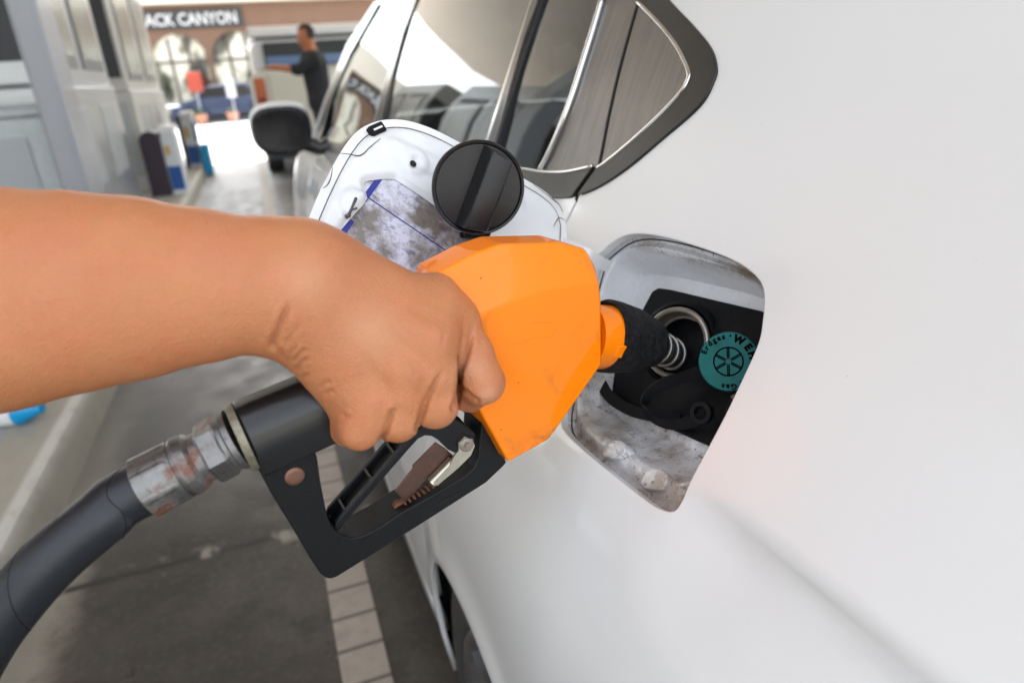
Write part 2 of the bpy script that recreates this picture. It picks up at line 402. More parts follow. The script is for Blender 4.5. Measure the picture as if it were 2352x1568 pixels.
# window surround split where the door ends
inn_px = [(1463, 2), (1520, 60), (1560, 112), (1585, 165), (1583, 190), (1562, 222), (1500, 285), (1430, 347), (1392, 377), (1376, 387)]
INN = [hyz(*p) for p in inn_px]
ci = catmull(INN, 6, closed=False)
tri_in = [np.array((.95, 1.305)), np.array((.75, 1.25))] + ci
qsplit_o = [p for p in to_c[:k]]
ring = [tuple(p) for p in qsplit_o if p[0] < .9] + [tuple(p) for p in tri_in[::-1] if p[0] < .9]
qt = skin('window_surround', TRIM, ring, (), CAR, off=.0025, grid=.012, fold=.012)
b_in = catmull([np.array(p) for p in ((.589, 1.061), (.64, 1.051), (.70, 1.045), (.8, 1.040), (1.2, 1.014), (2.0, .979), (2.6, .955), (2.82, .95))], 5, closed=False)
doortrim = [tuple(p) for p in belt_o if p[0] > .606] + [tuple(p) for p in b_in[::-1]]
dt = skin('window_surround', TRIM, doortrim, (), CAR, off=.0025, grid=.02, fold=.012)
# satin filler pieces behind the rear glass
gl_px = [(1388, 0), (1360, 94), (1318, 225), (1271, 342), (1245, 392)]
GLE = [hyz(*p) for p in gl_px]; gl_c = catmull(GLE, 5, closed=False)
cutup = [hyz(1466, 2), hyz(1430, 130), hyz(1395, 280), hyz(1374, 387)]
cu_c = catmull(cutup, 5, closed=False)
app1 = [tuple(p) for p in gl_c] + [(.65, 1.05), (.60, 1.058)] + [(p[0]+.003, p[1]) for p in cu_c[::-1]] + [(.75, 1.262)]
skin('door_corner_trim', SATIN, app1, (), CAR, off=-.0005, grid=.012, fold=.008)
app2 = [(p[0]-.003, p[1]) for p in cu_c] + [tuple(p) for p in ci[::-1][1:-1]]
skin('quarter_corner_trim', SATIN, app2, (), CAR, off=-.0005, grid=.012, fold=.008)
mb = MB(); mb.tube([SP(*p, .0015) for p in ci[1:]], .0022, 8); mb.build('chrome_bead', CHROME, CAR, 180)
mb = MB(); mb.tube([SP(p[0]+.001, p[1], .002) for p in gl_c], .0035, 8); mb.build('chrome_bead', CHROME, CAR, 180)
mb = MB(); mb.tube([SP(p[0], p[1], .0022) for p in b_in if p[0] < 1.7], .002, 8); mb.build('chrome_bead', CHROME, CAR, 180)
mb = MB(); mb.tube([SP(*p, -.006) for p in cu_c]+[SP(.601, 1.03, -.006)], .0065, 8); mb.build('door_seal', RUBBER, CAR, 180)
# panes and pillars
def quad(y0a, y0b, y1a, y1b, zt, zb):  # bottom y range, top y range
    return [(y0a, zb(y0a)), (y0b, zb(y0b)), (y1b, zt), (y1a, zt)]
bi = lambda y: float(np.interp(y, [p[0] for p in b_in], [p[1] for p in b_in]))-.006
ztop = lambda y: float(np.interp(y, [.7, .8, .95, 1.15, 1.5], [1.24, 1.27, 1.305, 1.34, 1.375]))
pane0 = [tuple(p+np.array([.0, 0])) for p in gl_c] + [(.70, bi(.7)), (.868, bi(.868)), (.875, 1.15), (.89, ztop(.89)), (.8, ztop(.8))]
skin('rear_quarter_glass', GLASS, pane0, (), CAR, off=-.004, grid=.03, fold=0)
skin('rear_door_glass', GLASS, [(.885, bi(.885)), (1.69, bi(1.69)), (1.75, 1.2), (1.78, 1.375), (1.5, 1.375), (1.15, 1.34), (.90, ztop(.9))], (), CAR, off=-.004, grid=.03, fold=0)
skin('front_door_glass', GLASS, [(1.73, bi(1.73)), (2.78, bi(2.78)), (2.88, 1.08), (2.74, 1.25), (2.55, 1.375), (1.80, 1.375), (1.78, 1.2)], (), CAR, off=-.004, grid=.03, fold=0)
skin('window_divider', BLACKG, [(.862, bi(.86)), (.895, bi(.895)), (.915, ztop(.91)), (.882, ztop(.88))], (), CAR, off=.004, grid=.02, fold=.014)
skin('window_divider', CHROME, [(.899, bi(.9)), (.907, bi(.905)), (.927, ztop(.927)), (.919, ztop(.92))], (), CAR, off=.003, grid=.02, fold=.014)  # bright strip stands in for the pale reflection beside the dark bar
skin('door_pillar', BLACKG, [(1.66, bi(1.66)), (1.76, bi(1.76)), (1.86, 1.375), (1.77, 1.375)], (), CAR, off=.002, grid=.03, fold=.012)
skin('windscreen_pillar', BLACKG, [(2.77, .955), (2.90, .95), (2.96, 1.09), (2.82, 1.27), (2.60, 1.398), (2.50, 1.375), (2.72, 1.24), (2.86, 1.08)], (), CAR, off=.003, grid=.04, fold=.012)
skin('roof_rail', PAINT, [(1.15, 1.36), (1.5, 1.378), (2.5, 1.378), (2.62, 1.40), (1.15, 1.40)], (), CAR, grid=.03, off=.001)
skin('windscreen_post', PAINT, [(2.91, .935), (2.96, .94), (3.01, 1.09), (2.86, 1.28), (2.63, 1.40), (2.605, 1.399), (2.825, 1.272), (2.965, 1.09)], (), CAR, grid=.04, off=.004)
fars = [o for o in CAR.children if o.type == 'MESH' and o.name.split('.')[0] not in ('chrome_bead', 'door_seal')]
# roof, screens, bonnet, tail, bumpers: lofts from this side across to the other
def loft(name, mat, path, crown, n=14, ax=2, solid=True):
    """path: [(y, z)] on the near side; crossing to the mirrored point with a crown along axis ax"""
    mb = MB(); rows = []
    for y, z in path:
        a = SP(y, z, 0); b = a.copy(); b[0] = XM-a[0]; row = []
        for t in np.linspace(0, 1, n):
            q = a*(1-t)+b*t; q[ax] += crown*(1-(2*t-1)**4); row.append(q)
        rows.append(row)
    mb.loops(rows, closed=False, cap0=False, cap1=False); return mb.build(name, mat, CAR, 60)
loft('roof', PAINT, [(-.02, 1.40), (.6, 1.40), (1.2, 1.40), (2.0, 1.40), (2.62, 1.40)], .07)
loft('windscreen', GLASS, [(2.63, 1.40), (2.86, 1.28), (3.01, 1.09), (2.96, .95)], .07)
loft('bonnet', PAINT, [(2.96, .935), (3.4, .865), (3.9, .755), (4.1, .62)], .07)
loft('front_bumper', PAINT, [(4.1, .62), (4.1, .45), (4.06, .3), (3.98, .2)], .12, ax=1)
loft('rear_screen', GLASS, [(-.02, 1.39), (-.18, 1.2), (-.3, 1.06)], -.05, ax=1)
loft('tailgate', PAINT, [(-.30, 1.06), (-.38, .95), (-.41, .7), (-.41, .52)], -.12, ax=1)
loft('rear_bumper', PAINT, [(-.41, .515), (-.40, .38), (-.38, .3), (-.2, .24)], -.15, ax=1)
loft('underbody', BLACKP, [(-.2, .25), (.2, .28), (1., .2), (2., .18), (2.9, .2), (4.0, .22)], 0)
for o in fars: mirror_copy(o)
# cabin: dash shelf, seats, far trim so that the glass looks into a dark room
mb = MB(); mb.box((.42, -.1, .35), (1.55, 2.9, .42)); mb.build('cabin_floor', INTER, CAR)
for x in (.68, 1.26):
    for y in (1.05, 2.0):
        mb = MB()
        bk = lambda z, hw, th, yy: [(x-hw, yy-th, z), (x+hw, yy-th, z), (x+hw, yy+th, z), (x-hw, yy+th, z)]
        mb.loops([bk(.55, .24, .09, y+.1), bk(.8, .25, .08, y+.02), bk(1.02, .22, .06, y-.06), bk(1.06, .18, .04, y-.08)])
        mb.loops([bk(1.08, .10, .03, y-.09), bk(1.12, .13, .05, y-.09), bk(1.22, .13, .05, y-.11), bk(1.25, .10, .03, y-.11)])
        mb.loops([bk(.42, .25, .26, y+.3), bk(.55, .26, .27, y+.3), bk(.58, .2, .2, y+.3)])
        mb.build('seat', INTER, CAR, 50, bevel=.02)
# wheels
TYRE = simple('tyre rubber', (.03, .028, .027), .75, var=.3, nscale=14, bump=.4, bscale=90, dist=.002)
ALLOY = simple('alloy', (.22, .22, .23), .35, .9)
def wheel(x, y, side=-1):
    o = np.array([x, y, .285]); ax = np.array([1., 0, 0])*(-side)     # ax points into the car
    mb = MB(); mb.lathe(o, ax, [(.06, .195), (.012, .20), (.004, .215), (.0, .245), (.006, .27), (.022, .287), (.06, .293), (.11, .293), (.15, .285), (.17, .26), (.17, .195)], 64, cap=False)
    t = mb.build('wheel', TYRE, CAR, 60)
    mb = MB(); mb.lathe(o, ax, [(.010, .205), (.004, .200), (.008, .190), (.03, .186), (.14, .18), (.15, .02)], 56, cap=False); mb.build('rim', ALLOY, t, 60)
    mb = MB()
    for i in range(5):
        a = 2*pi*i/5+.3; d = np.array([0, cos(a), sin(a)]); e = np.array([0, -sin(a), cos(a)])
        mb.loops([[o+d*.02+ax*.03-e*.03, o+d*.02+ax*.03+e*.03, o+d*.02+ax*.06+e*.03, o+d*.02+ax*.06-e*.03],
                  [o+d*.19+ax*.012-e*.018, o+d*.19+ax*.012+e*.018, o+d*.19+ax*.04+e*.018, o+d*.19+ax*.04-e*.018]])
    mb.lathe(o, ax, [(.02, .001), (.02, .03), (.06, .04)], 24); mb.build('spokes', ALLOY, t, 40)
    return t
for y in (.585, 3.2):
    wheel(.148, y); wheel(XM-.148, y, 1)
    for s in (0, 1):
        mb = MB(); rings = []
        for xx in (.165, .45):
            X = xx if s == 0 else XM-xx
            rings.append([np.array([X, y-.02+(.345)*cos(a), .28+.345*sin(a)]) for a in np.linspace(-.3, pi+.3, 30)])
        mb.loops(rings, closed=False, cap0=False, cap1=False); mb.add(rings[1]+[np.array([rings[1][0][0], y, .2])], [(i, i+1, 30) for i in range(29)])
        mb.build('wheel_arch_liner', BLACKP, CAR, 60)
# door mirror
mc = ony(638, 290, 2.47)
mb = MB(); pr = [(-.035, .55), (-.02, .93), (.0, 1.), (.03, .97), (.06, .78), (.08, .45), (.088, .1)]
rings = []
for h, r in pr:
    rings.append([mc+np.array([.098*r*np.sign(cos(a))*abs(cos(a))**.65+.01, h, .080*r*(1.12 if sin(a) < 0 else .95)*np.sign(sin(a))*abs(sin(a))**.75]) for a in np.linspace(0, 2*pi, 32, endpoint=False)])
mb.loops(rings); mir = mb.build('door_mirror', PAINT, CAR, 60)
mb = MB(); rr = [[mc+np.array([.094*r*np.sign(cos(a))*abs(cos(a))**.65+.01, h, .074*r*(1.18 if sin(a) < 0 else .90)*np.sign(sin(a))*abs(sin(a))**.75-.003]) for a in np.linspace(0, 2*pi, 32, endpoint=False)] for h, r in ((-.039, .98), (-.041, .9), (-.037, .6), (-.036, .01))]
mb.loops(rr); mb.build('mirror_glass', simple('dark mirror', (.006, .006, .008), .12, spec=.25), mir, 60)  # near-black colour stands in for a dark reflection
mb = MB(); mb.tube([mc+np.array([.05, .03, -.045]), mc+np.array([.12, .03, -.085]), np.array([.235, 2.50, .95])], [.03, .024, .03], 12); mb.build('mirror_arm', BLACKG, mir, 60)
# ------------------------------------------------------------------ ground, kerb, island, canopy
def m_ground():
    s = NT('stained concrete'); sep = s.n('ShaderNodeSeparateXYZ'); s.l(s.co, sep.inputs[0]); X, Y = sep.outputs[0], sep.outputs[1]
    n1 = s.noise(1.3, 5, .6); n2 = s.noise(7, 6, .62); n3 = s.noise(60, 5, .6); n4 = s.noise(3.2, 6, .7, dist=1.)
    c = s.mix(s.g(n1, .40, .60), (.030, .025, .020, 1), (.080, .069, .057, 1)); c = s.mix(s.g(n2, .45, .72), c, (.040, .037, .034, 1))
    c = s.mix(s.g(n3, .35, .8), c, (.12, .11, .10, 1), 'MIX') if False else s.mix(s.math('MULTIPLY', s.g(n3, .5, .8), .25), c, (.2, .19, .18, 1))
    # a cement gutter along the kerb with a ragged edge
    e = s.math('ADD', X, s.math('MULTIPLY', n4, .16)); gut = s.ramp(e, [(0., (1, 1, 1, 1)), (1., (0, 0, 0, 1))])
    mr = s.n('ShaderNodeMapRange'); mr.inputs['From Min'].default_value = -.52; mr.inputs['From Max'].default_value = -.60
    s.l(e, mr.inputs['Value']); gut = mr.outputs[0]
    c = s.mix(s.math('MULTIPLY', gut, .9), c, s.mix(n2, (.22, .20, .165, 1), (.42, .395, .335, 1)))
    # lighter colour from a few metres on
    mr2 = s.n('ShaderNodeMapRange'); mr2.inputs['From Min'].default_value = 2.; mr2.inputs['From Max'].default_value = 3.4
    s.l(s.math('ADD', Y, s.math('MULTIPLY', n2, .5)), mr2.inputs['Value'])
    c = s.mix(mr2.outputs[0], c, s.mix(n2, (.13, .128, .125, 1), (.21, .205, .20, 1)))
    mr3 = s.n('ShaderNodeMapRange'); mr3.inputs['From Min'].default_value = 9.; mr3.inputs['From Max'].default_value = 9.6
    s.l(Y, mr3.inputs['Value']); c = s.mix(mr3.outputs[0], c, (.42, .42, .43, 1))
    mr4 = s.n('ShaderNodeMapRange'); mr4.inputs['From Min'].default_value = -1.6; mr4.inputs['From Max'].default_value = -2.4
    s.l(Y, mr4.inputs['Value']); c = s.mix(mr4.outputs[0], c, (.26, .25, .23, 1))  # paler ground behind the camera, added to bounce light forward
    # the slab joint, bits of old filler in it
    j = s.math('ABSOLUTE', s.math('SUBTRACT', s.math('ADD', Y, s.math('MULTIPLY', n4, .03)), 1.722))
    mj = s.n('ShaderNodeMapRange'); mj.inputs['From Min'].default_value = .016; mj.inputs['From Max'].default_value = .006
    s.l(j, mj.inputs['Value']); c = s.mix(mj.outputs[0], c, (.014, .013, .012, 1))
    mk = s.n('ShaderNodeMapRange'); mk.inputs['From Min'].default_value = .05; mk.inputs['From Max'].default_value = .02
    s.l(j, mk.inputs['Value']); c = s.mix(s.math('MULTIPLY', mk.outputs[0], s.g(s.noise(11, 4, .6), .55, .62)), c, (.26, .24, .20, 1))
    s.set('Base Color', c); s.set('Roughness', s.mix(s.g(n2, .3, .7), (.24, .24, .24, 1), (.60, .60, .60, 1)))
    s.bump(n3, .35, .004); return s.m
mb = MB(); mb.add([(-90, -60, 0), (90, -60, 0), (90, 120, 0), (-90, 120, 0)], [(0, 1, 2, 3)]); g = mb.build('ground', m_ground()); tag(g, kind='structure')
def m_tile():
    s = NT('beige tile'); sep = s.n('ShaderNodeSeparateXYZ'); s.l(s.co, sep.inputs[0]); Y = sep.outputs[1]
    fr = s.math('ABSOLUTE', s.math('SUBTRACT', s.math('FRACT', s.math('DIVIDE', s.math('ADD', Y, .096), .1005)), .5))
    gm = s.g(fr, .44, .455)
    c = s.mix(s.noise(6, 4), (.36, .30, .255, 1), (.46, .40, .345, 1)); c = s.mix(s.math('MULTIPLY', s.g(s.noise(25, 5), .5, .75), .5), c, (.22, .19, .16, 1))
    s.set('Base Color', s.mix(gm, c, (.15, .125, .105, 1))); s.set('Roughness', .5); s.bump(s.math('SUBTRACT', 1., gm), .5, .003); return s.m
mb = MB(); mb.box((-.036, -6, -.02), (.063, 12, .005)); g = mb.build('path', m_tile(), bevel=.002); tag(g, kind='structure')
def m_kerb():
    s = NT('kerb concrete'); n = s.noise(9, 5, .6); sep = s.n('ShaderNodeSeparateXYZ'); s.l(s.co, sep.inputs[0])
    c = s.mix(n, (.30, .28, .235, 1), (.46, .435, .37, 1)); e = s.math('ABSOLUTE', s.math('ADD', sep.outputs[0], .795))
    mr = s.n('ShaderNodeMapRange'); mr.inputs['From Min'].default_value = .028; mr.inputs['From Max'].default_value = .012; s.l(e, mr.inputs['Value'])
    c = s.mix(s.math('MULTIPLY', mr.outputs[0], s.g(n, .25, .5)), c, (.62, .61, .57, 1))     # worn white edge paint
    s.set('Base Color', c); s.set('Roughness', .65); s.bump(s.noise(80, 4), .5, .002); return s.m
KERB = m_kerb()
mb = MB(); prof = [(-.745, -.05), (-.748, .0), (-.772, .10), (-.782, .122), (-.80, .132), (-.96, .132), (-.96, -.05)]
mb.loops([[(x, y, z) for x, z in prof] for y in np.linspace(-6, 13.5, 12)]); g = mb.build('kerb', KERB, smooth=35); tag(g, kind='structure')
mb = MB(); mb.box((-2.6, -6, -.05), (-.961, 13.5, .128)); g = mb.build('pavement', simple('island concrete', (.34, .345, .34), .6, var=.3, nscale=6, bump=.3, bscale=60)); tag(g, kind='structure')
CANM = simple('canopy soffit', (.66, .58, .48), .45, var=.06, nscale=2)
WHITE = simple('painted steel white', (.75, .76, .77), .35, var=.05)
can = root('canopy', 'big flat forecourt canopy with beige soffit over the pumps, mirrored in the car windows', 'canopy')
mb = MB(); mb.box((-12.5, -.4, 4.6), (9, 15.6, 4.66)); mb.build('soffit', CANM, can)
mb = MB(); mb.box((-12.6, -.5, 4.66), (9.1, 15.7, 5.3)); mb.build('fascia', WHITE, can)
COLM = simple('grey column cladding', (.29, .30, .325), .38, var=.1, nscale=3, coat=.2)
STEEL = simple('brushed steel', (.40, .41, .42), .32, .7, var=.12, nscale=8)
GREYP = simple('pale grey panel', (.36, .39, .40), .4, var=.06)
DARK = simple('dark grey', (.03, .033, .036), .5); DGREY = simple('mid grey', (.16, .165, .17), .5)
mb = MB(); mb.box((-1.04, 4.4, .12), (-.90, 4.75, 4.6)); mb.build('column', COLM, can, bevel=.02)
mb = MB(); mb.box((-1.9, -.35, .12), (-1.6, -.05, 4.6)); mb.build('column', COLM, can, bevel=.02)
re_base(can, (-.9, 4.6, .13))
# dispensers
def dispenser(x0, x1, y0, y1, zb, zt, label, body, group='fuel dispensers on the pump island'):
    r = root('fuel_dispenser', label, 'fuel dispenser', group)
    mb = MB(); mb.box((x0, y0, .13), (x1, y1, zb)); b = mb.build('lower_cabinet', STEEL if body is STEEL else body, r, bevel=.015)
    mb = MB(); mb.box((x0+.02, y0+.02, zb+.002), (x1-.02, y1-.02, zt)); mb.build('upper_cabinet', body, r, bevel=.02)
    n = 2 if zt > zb+.3 else 0
    for i in range(n):                                 # display windows on the road side, and on the end
        a = y0+(y1-y0)*(.08+.46*i); c = a+(y1-y0)*.36
        mb = MB(); mb.box((x1-.03, a, zb+.12), (x1-.008, c, zt-.25)); f = mb.build('display_frame', DGREY, r, bevel=.006)
        mb = MB(); mb.box((x1-.012, a+.05, zb+.2), (x1-.003, c-.05, zt-.35)); mb.build('display', simple('display grey green', (.34, .37, .34), .2), f)
        mb = MB(); mb.box((x1-.004, a+.1, zb-.7), (x1+.006, c-.1, zb-.15)); mb.build('side_panel', GREYP, r, bevel=.004)
    w = x1-x0
    mb = MB(); mb.box((x0+.12*w, y0-.012, .3), (x1-.12*w, y0-.002, zb-.1)); mb.build('door_panel', GREYP, r, bevel=.004)
    mb = MB(); mb.box((x0+.1*w, y0-.0, zb+.15), (x1-.1*w, y0+.018, zt-.3)); (mb.build('end_panel', DARK, r, bevel=.004) if n else None)
    re_base(r, ((x0+x1)/2, (y0+y1)/2, .13)); return r
dispenser(-1.75, -1.13, 5.3, 7.6, 1.25, 2.5, 'steel fuel dispenser just behind the grey canopy column', STEEL)
dispenser(-1.75, -1.17, 8.9, 12.2, 1.2, 2.6, 'whitish fuel dispenser farthest along the island, behind the dark purple station', simple('white enamel', (.50, .50, .48), .3))
dispenser(-2.05, -1.06, 4.62, 4.9, 1.08, 1.13, 'pale low fuel dispenser at the far left above the arm', simple('pale enamel', (.44, .48, .49), .35))
# service stations on the island
PURP = simple('dark purple plastic', (.030, .018, .032), .5); BLUE = simple('blue plastic', (.01, .08, .30), .4)
CYAN = simple('cyan plastic', (.0, .33, .68), .35); OFFW = simple('off white', (.62, .66, .70), .4); OCHRE = simple('ochre print', (.55, .36, .12), .5)
def station(x0, x1, y0, y1, zt, split, label, box, z0=.13):
    r = root('service_bin', label, 'service bin', 'windscreen service bins on the island')
    def arch(a, b, y0, y1, name, m, h=.10):
        pr = [(a, z0), (b, z0)]+[(b-(b-a)*.5*(1-cos(t)), zt-h+h*sin(t)) for t in np.linspace(0, pi, 14)]
        mb = MB(); mb.loops([[(x, y0, z) for x, z in pr], [(x, y1, z) for x, z in pr]]); return mb.build(name, m, r, 40)
    xm = x0+(x1-x0)*split; arch(x0, xm, y0, y1, 'bin_body', PURP); arch(xm+.002, x1, y0+.02, y1, 'display_side', OFFW)
    mb = MB(); mb.box((xm+.01, y0+.012, z0+.05), (x1-.01, y0+.0195, z0+.30)); mb.build('graphic', BLUE, r)
    mb = MB(); mb.box((xm+.02, y0+.010, z0+.42), (xm+(x1-xm)*.5, y0+.0185, zt-.16)); mb.build('graphic', OCHRE, r)
    mb = MB(); mb.box((xm, y0+.0, zt-.03), (x1, y1+.02, zt+.04)); mb.build('lid', WHITE, r, bevel=.015)
    if box:
        mb = MB(); mb.box((x1+.01, y0-.05, .02), (x1+.13, y0+.3, .44)); mb.build('water_box', CYAN, r, bevel=.02)
        mb = MB(); mb.box((x1-.02, y0-.02, .5), (x1+.008, y0+.3, zt-.1)); mb.build('graphic', BLUE, r)
    re_base(r, ((x0+x1)/2, (y0+y1)/2, .13))
station(-1.14, -.79, 8.3, 8.7, .80, .58, 'dark purple and white service bin with ochre print, nearer of two on the island', False)
station(-1.00, -.78, 11.2, 11.6, .86, .22, 'narrow blue and white service bin with a cyan box, farther of the two', True)
# a water can and cloth left at the island edge
wr = root('bottle', 'blue and white bottle lying on the island at the left edge', 'bottle')
mb = MB(); c0 = P(-30, 985, 2.35); c0[2] = .18; mb.lathe(c0, (1, -.25, 0), [(0, .02), (.01, .05), (.13, .05), (.17, .03), (.19, .02), (.20, .02)], 24); mb.build('bottle_body', CYAN, wr, 40)
mb = MB(); mb.lathe(c0, (1, -.25, 0), [(.03, .0515), (.12, .0515)], 24, cap=False); mb.build('wrap', WHITE, wr, 40); re_base(wr, c0)
# ------------------------------------------------------------------ shop across the yard
BROWN = simple('brown render', (.19, .112, .073), .8, var=.12, nscale=2)
def m_shopglass():
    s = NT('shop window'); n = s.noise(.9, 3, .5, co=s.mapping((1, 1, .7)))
    c = s.ramp(n, [(.38, (.03, .035, .03)), (.47, (.22, .21, .16)), (.54, (.85, .82, .66)), (.66, (.9, .88, .76))])  # pale patches paint the bright view and reflections into the panes
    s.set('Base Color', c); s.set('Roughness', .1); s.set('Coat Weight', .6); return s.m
shop = root('shop', 'brown rendered shop with arched windows and a dark name board across the yard', 'shop building')
YB = 33.; arches = [(-2.25, 1.05), (.02, 1.05), (2.3, 1.05), (4.6, 1.05), (-4.6, 1.05)]
holes = []
for xc, hw in arches: holes.append([(xc-hw, .35), (xc+hw, .35), (xc+hw, 2.35)]+[(xc+hw*cos(a), 2.35+hw*sin(a)) for a in np.linspace(0, pi, 20)[1:]])
vo, fo, nb = tri2d([(-12, 0), (14, 0), (14, 4.42), (-12, 4.42)], holes)
mb = MB(); mb.add([(x, YB, z) for x, z in vo], fo); mb.add([(x, YB+.35, z) for x, z in vo], fo)
b = 4
for h in holes:
    mb.loops([[(x, YB, z) for x, z in h], [(x, YB+.35, z) for x, z in h]], cap0=False, cap1=False)
mb.build('wall', BROWN, shop)
mb = MB(); mb.box((-12, YB-.6, 4.42), (14, YB+6, 5.6)); mb.build('fascia', simple('cream render', (.72, .66, .55), .7), shop)
SG = m_shopglass(); FR = simple('window frame', (.10, .075, .06), .5)
for xc, hw in arches:
    mb = MB(); pts = [(xc-hw, .35), (xc+hw, .35), (xc+hw, 2.35)]+[(xc+hw*cos(a), 2.35+hw*sin(a)) for a in np.linspace(0, pi, 20)[1:]]
    mb.add([(x, YB+.25, z) for x, z in pts], [tuple(range(len(pts)))]); wd = mb.build('window', SG, shop)
    mb = MB()
    for q in (-.33, .33): mb.box((xc+q*hw-.04, YB+.16, .35), (xc+q*hw+.04, YB+.24, 3.2))
    mb.box((xc-hw, YB+.15, 2.3), (xc+hw, YB+.23, 2.38)); mb.build('window_frame', FR, wd)
mb = MB(); mb.box((-4.1, YB-.12, 3.55), (.46, YB-.02, 4.24)); sg = mb.build('name_board', simple('board black', (.035, .035, .037), .5), shop, bevel=.01)
vs, fs = text_mesh('BLACK CANYON', 1., .02); wdt = np.ptp(vs[:, 0]); sc = 3.95/wdt
mb = MB(); mb.add([(-1.75+x*sc, YB-.135, 3.68+y*.62) for x, y, z in vs], fs); mb.build('lettering', simple('letter white', (.62, .62, .62), .5), sg)
mb = MB(); mb.box((-12, YB-.05, .0), (14, YB+.0-.005, .3)); mb.build('plinth', DGREY, shop)
re_base(shop, (0, YB, 0))
# odds and ends in front of the shop
def post_sign(x, y, z0, z1, w_, col, label):
    r = root('promo_sign', label, 'sign'); mb = MB(); mb.box((x-w_/2, y-.02, z0), (x+w_/2, y+.02, z1)); mb.build('panel', col, r, bevel=.01)
    mb = MB(); mb.tube([(x, y, 0), (x, y, z0)], .03, 10); mb.lathe(np.array([x, y, 0.]), (0, 0, 1), [(0, .25), (.04, .25), (.05, .04)], 20); mb.build('post', STEEL, r, 40); re_base(r, (x, y, 0))
RED = simple('orange red board', (.34, .045, .02), .5)
post_sign(-1.70, 29.5, 1.15, 1.85, .5, RED, 'orange red promotional board on a post in front of the shop')
post_sign(-.45, 26.5, .9, 1.5, .3, simple('grey board', (.5, .5, .5), .5), 'small grey board on a post right of the orange red one')
def parked(x0, x1, y, zt, mat, label, grp='cars parked in front of the shop'):
    r = root('parked_car', label, 'parked car', grp); L = x1-x0
    pr = [(0, .25), (.02, .6), (.08, .78), (.24, .88), (.34, zt-.1), (.42, zt), (.74, zt), (.9, .92), (.985, .85), (1, .3)]
    mb = MB(); rings = []
    for yy, sx, zz in ((0, .97, .93), (.12, 1, 1), (1.5, 1, 1), (1.62, .97, .93)):
        rings.append([(x0+L*(.5+(a-.5)*sx), y+yy, max(.22, b*(zz if b > .9 else 1))) for a, b in pr])
    mb.loops(rings); mb.build('body', mat, r, 40, bevel=.03)
    mb = MB(); mb.loops([[(x0+L*a, y-.012, b) for a, b in ((.29, .92), (.37, zt-.1), (.54, zt-.08), (.54, .92))], [(x0+L*a, y+.02, b) for a, b in ((.29, .92), (.37, zt-.1), (.54, zt-.08), (.54, .92))]]); mb.build('window', BLACKG, r)
    mb = MB(); mb.loops([[(x0+L*a, y-.012, b) for a, b in ((.56, .92), (.56, zt-.08), (.73, zt-.1), (.84, .92))], [(x0+L*a, y+.02, b) for a, b in ((.56, .92), (.56, zt-.08), (.73, zt-.1), (.84, .92))]]); mb.build('window', BLACKG, r)
    for a in (.18, .82):
        mb = MB(); mb.lathe(np.array([x0+L*a, y-.02, .31]), (0, 1, 0), [(0, .001), (0, .2), (.0, .31), (.2, .31)], 28); mb.build('wheel', TYRE, r, 40)
    re_base(r, ((x0+x1)/2, y+.8, 0))
parked(-2.9, 1.1, 30.6, 1.38, simple('navy paint', (.01, .03, .09), .3, coat=.5), 'dark blue car parked sideways below the shop windows')
parked(-7.4, -3.3, 30.6, 1.42, simple('silver paint', (.5, .5, .5), .3, .5, coat=.5), 'silver car parked sideways, mostly hidden behind the pumps')
for i, x in enumerate((-1.7, -.6, .45)):
    r = root('planter', ('leftmost', 'middle one', 'rightmost')[i]+' of the three terracotta planters beyond the sunlit yard', 'planter', 'terracotta planters in a row')
    mb = MB(); mb.lathe(np.array([x, 29., 0]), (0, 0, 1), [(0, .16), (.3, .22), (.34, .24), (.36, .24), (.34, .2)], 20); mb.build('pot', simple('terracotta', (.5, .25, .17), .8), r, 40)
    mb = MB()
    for k in range(40):
        d = RNG.normal(size=3); d[2] = abs(d[2]); d = nrm(d)*.22*RNG.uniform(.5, 1); c = np.array([x, 29., .38])+d; u = nrm(RNG.normal(size=3))*.05; v = nrm(np.cross(u, d))*.03
        mb.add([c-u, c+v, c+u, c-v], [(0, 1, 2, 3)])
    mb.build('leaves', simple('leaf', (.05, .10, .03), .6), r); re_base(r, (x, 29., 0))
t = root('table', 'white round table in front of the shop, left of the orange red board', 'table')
mb = MB(); mb.lathe(np.array([-2.9, 28.4, 0.]), (0, 0, 1), [(.70, .001), (.70, .62), (.76, .62), (.76, .001)], 32); mb.build('tabletop', WHITE, t, 40)
mb = MB(); mb.tube([(-2.9, 28.4, 0), (-2.9, 28.4, .7)], .04, 12); mb.lathe(np.array([-2.9, 28.4, 0.]), (0, 0, 1), [(0, .3), (.03, .3), (.04, .04)], 20); mb.build('leg', STEEL, t, 40); re_base(t, (-2.9, 28.4, 0))
# ------------------------------------------------------------------ pickup and attendant
CREAM = simple('cream paint', (.72, .70, .60), .35, var=.05, coat=.4)
pk = root('pickup_truck', 'cream pickup with a white hardtop parked ahead, seen from behind', 'pickup truck')
X0, X1, Y0 = .10, 1.86, 9.7
mb = MB(); pr = lambda s, zt, zb: [(X0+s, zb), (X1-s, zb), (X1-s, zt-.08), (X1-s-.06, zt), (X0+s+.06, zt), (X0+s, zt-.08)]
mb.loops([[(x, Y0+dy, z) for x, z in pr(0, 1.34, .52)] for dy in (0, 1.5, 3.0)]+[[(x, Y0+dy, z) for x, z in pr(.03, 1.25, .52)] for dy in (4.2, 4.9)]); mb.build('body', CREAM, pk, 40, bevel=.03)
mb = MB(); mb.loops([[(x, Y0+dy, z) for x, z in pr(.07, zt, 1.345)] for dy, zt in ((.12, 1.69), (.3, 1.72), (3.2, 1.72))]+[[(x, Y0+4.1, z) for x, z in pr(.1, 1.44, 1.345)]]); mb.build('hardtop', WHITE, pk, 40, bevel=.03)
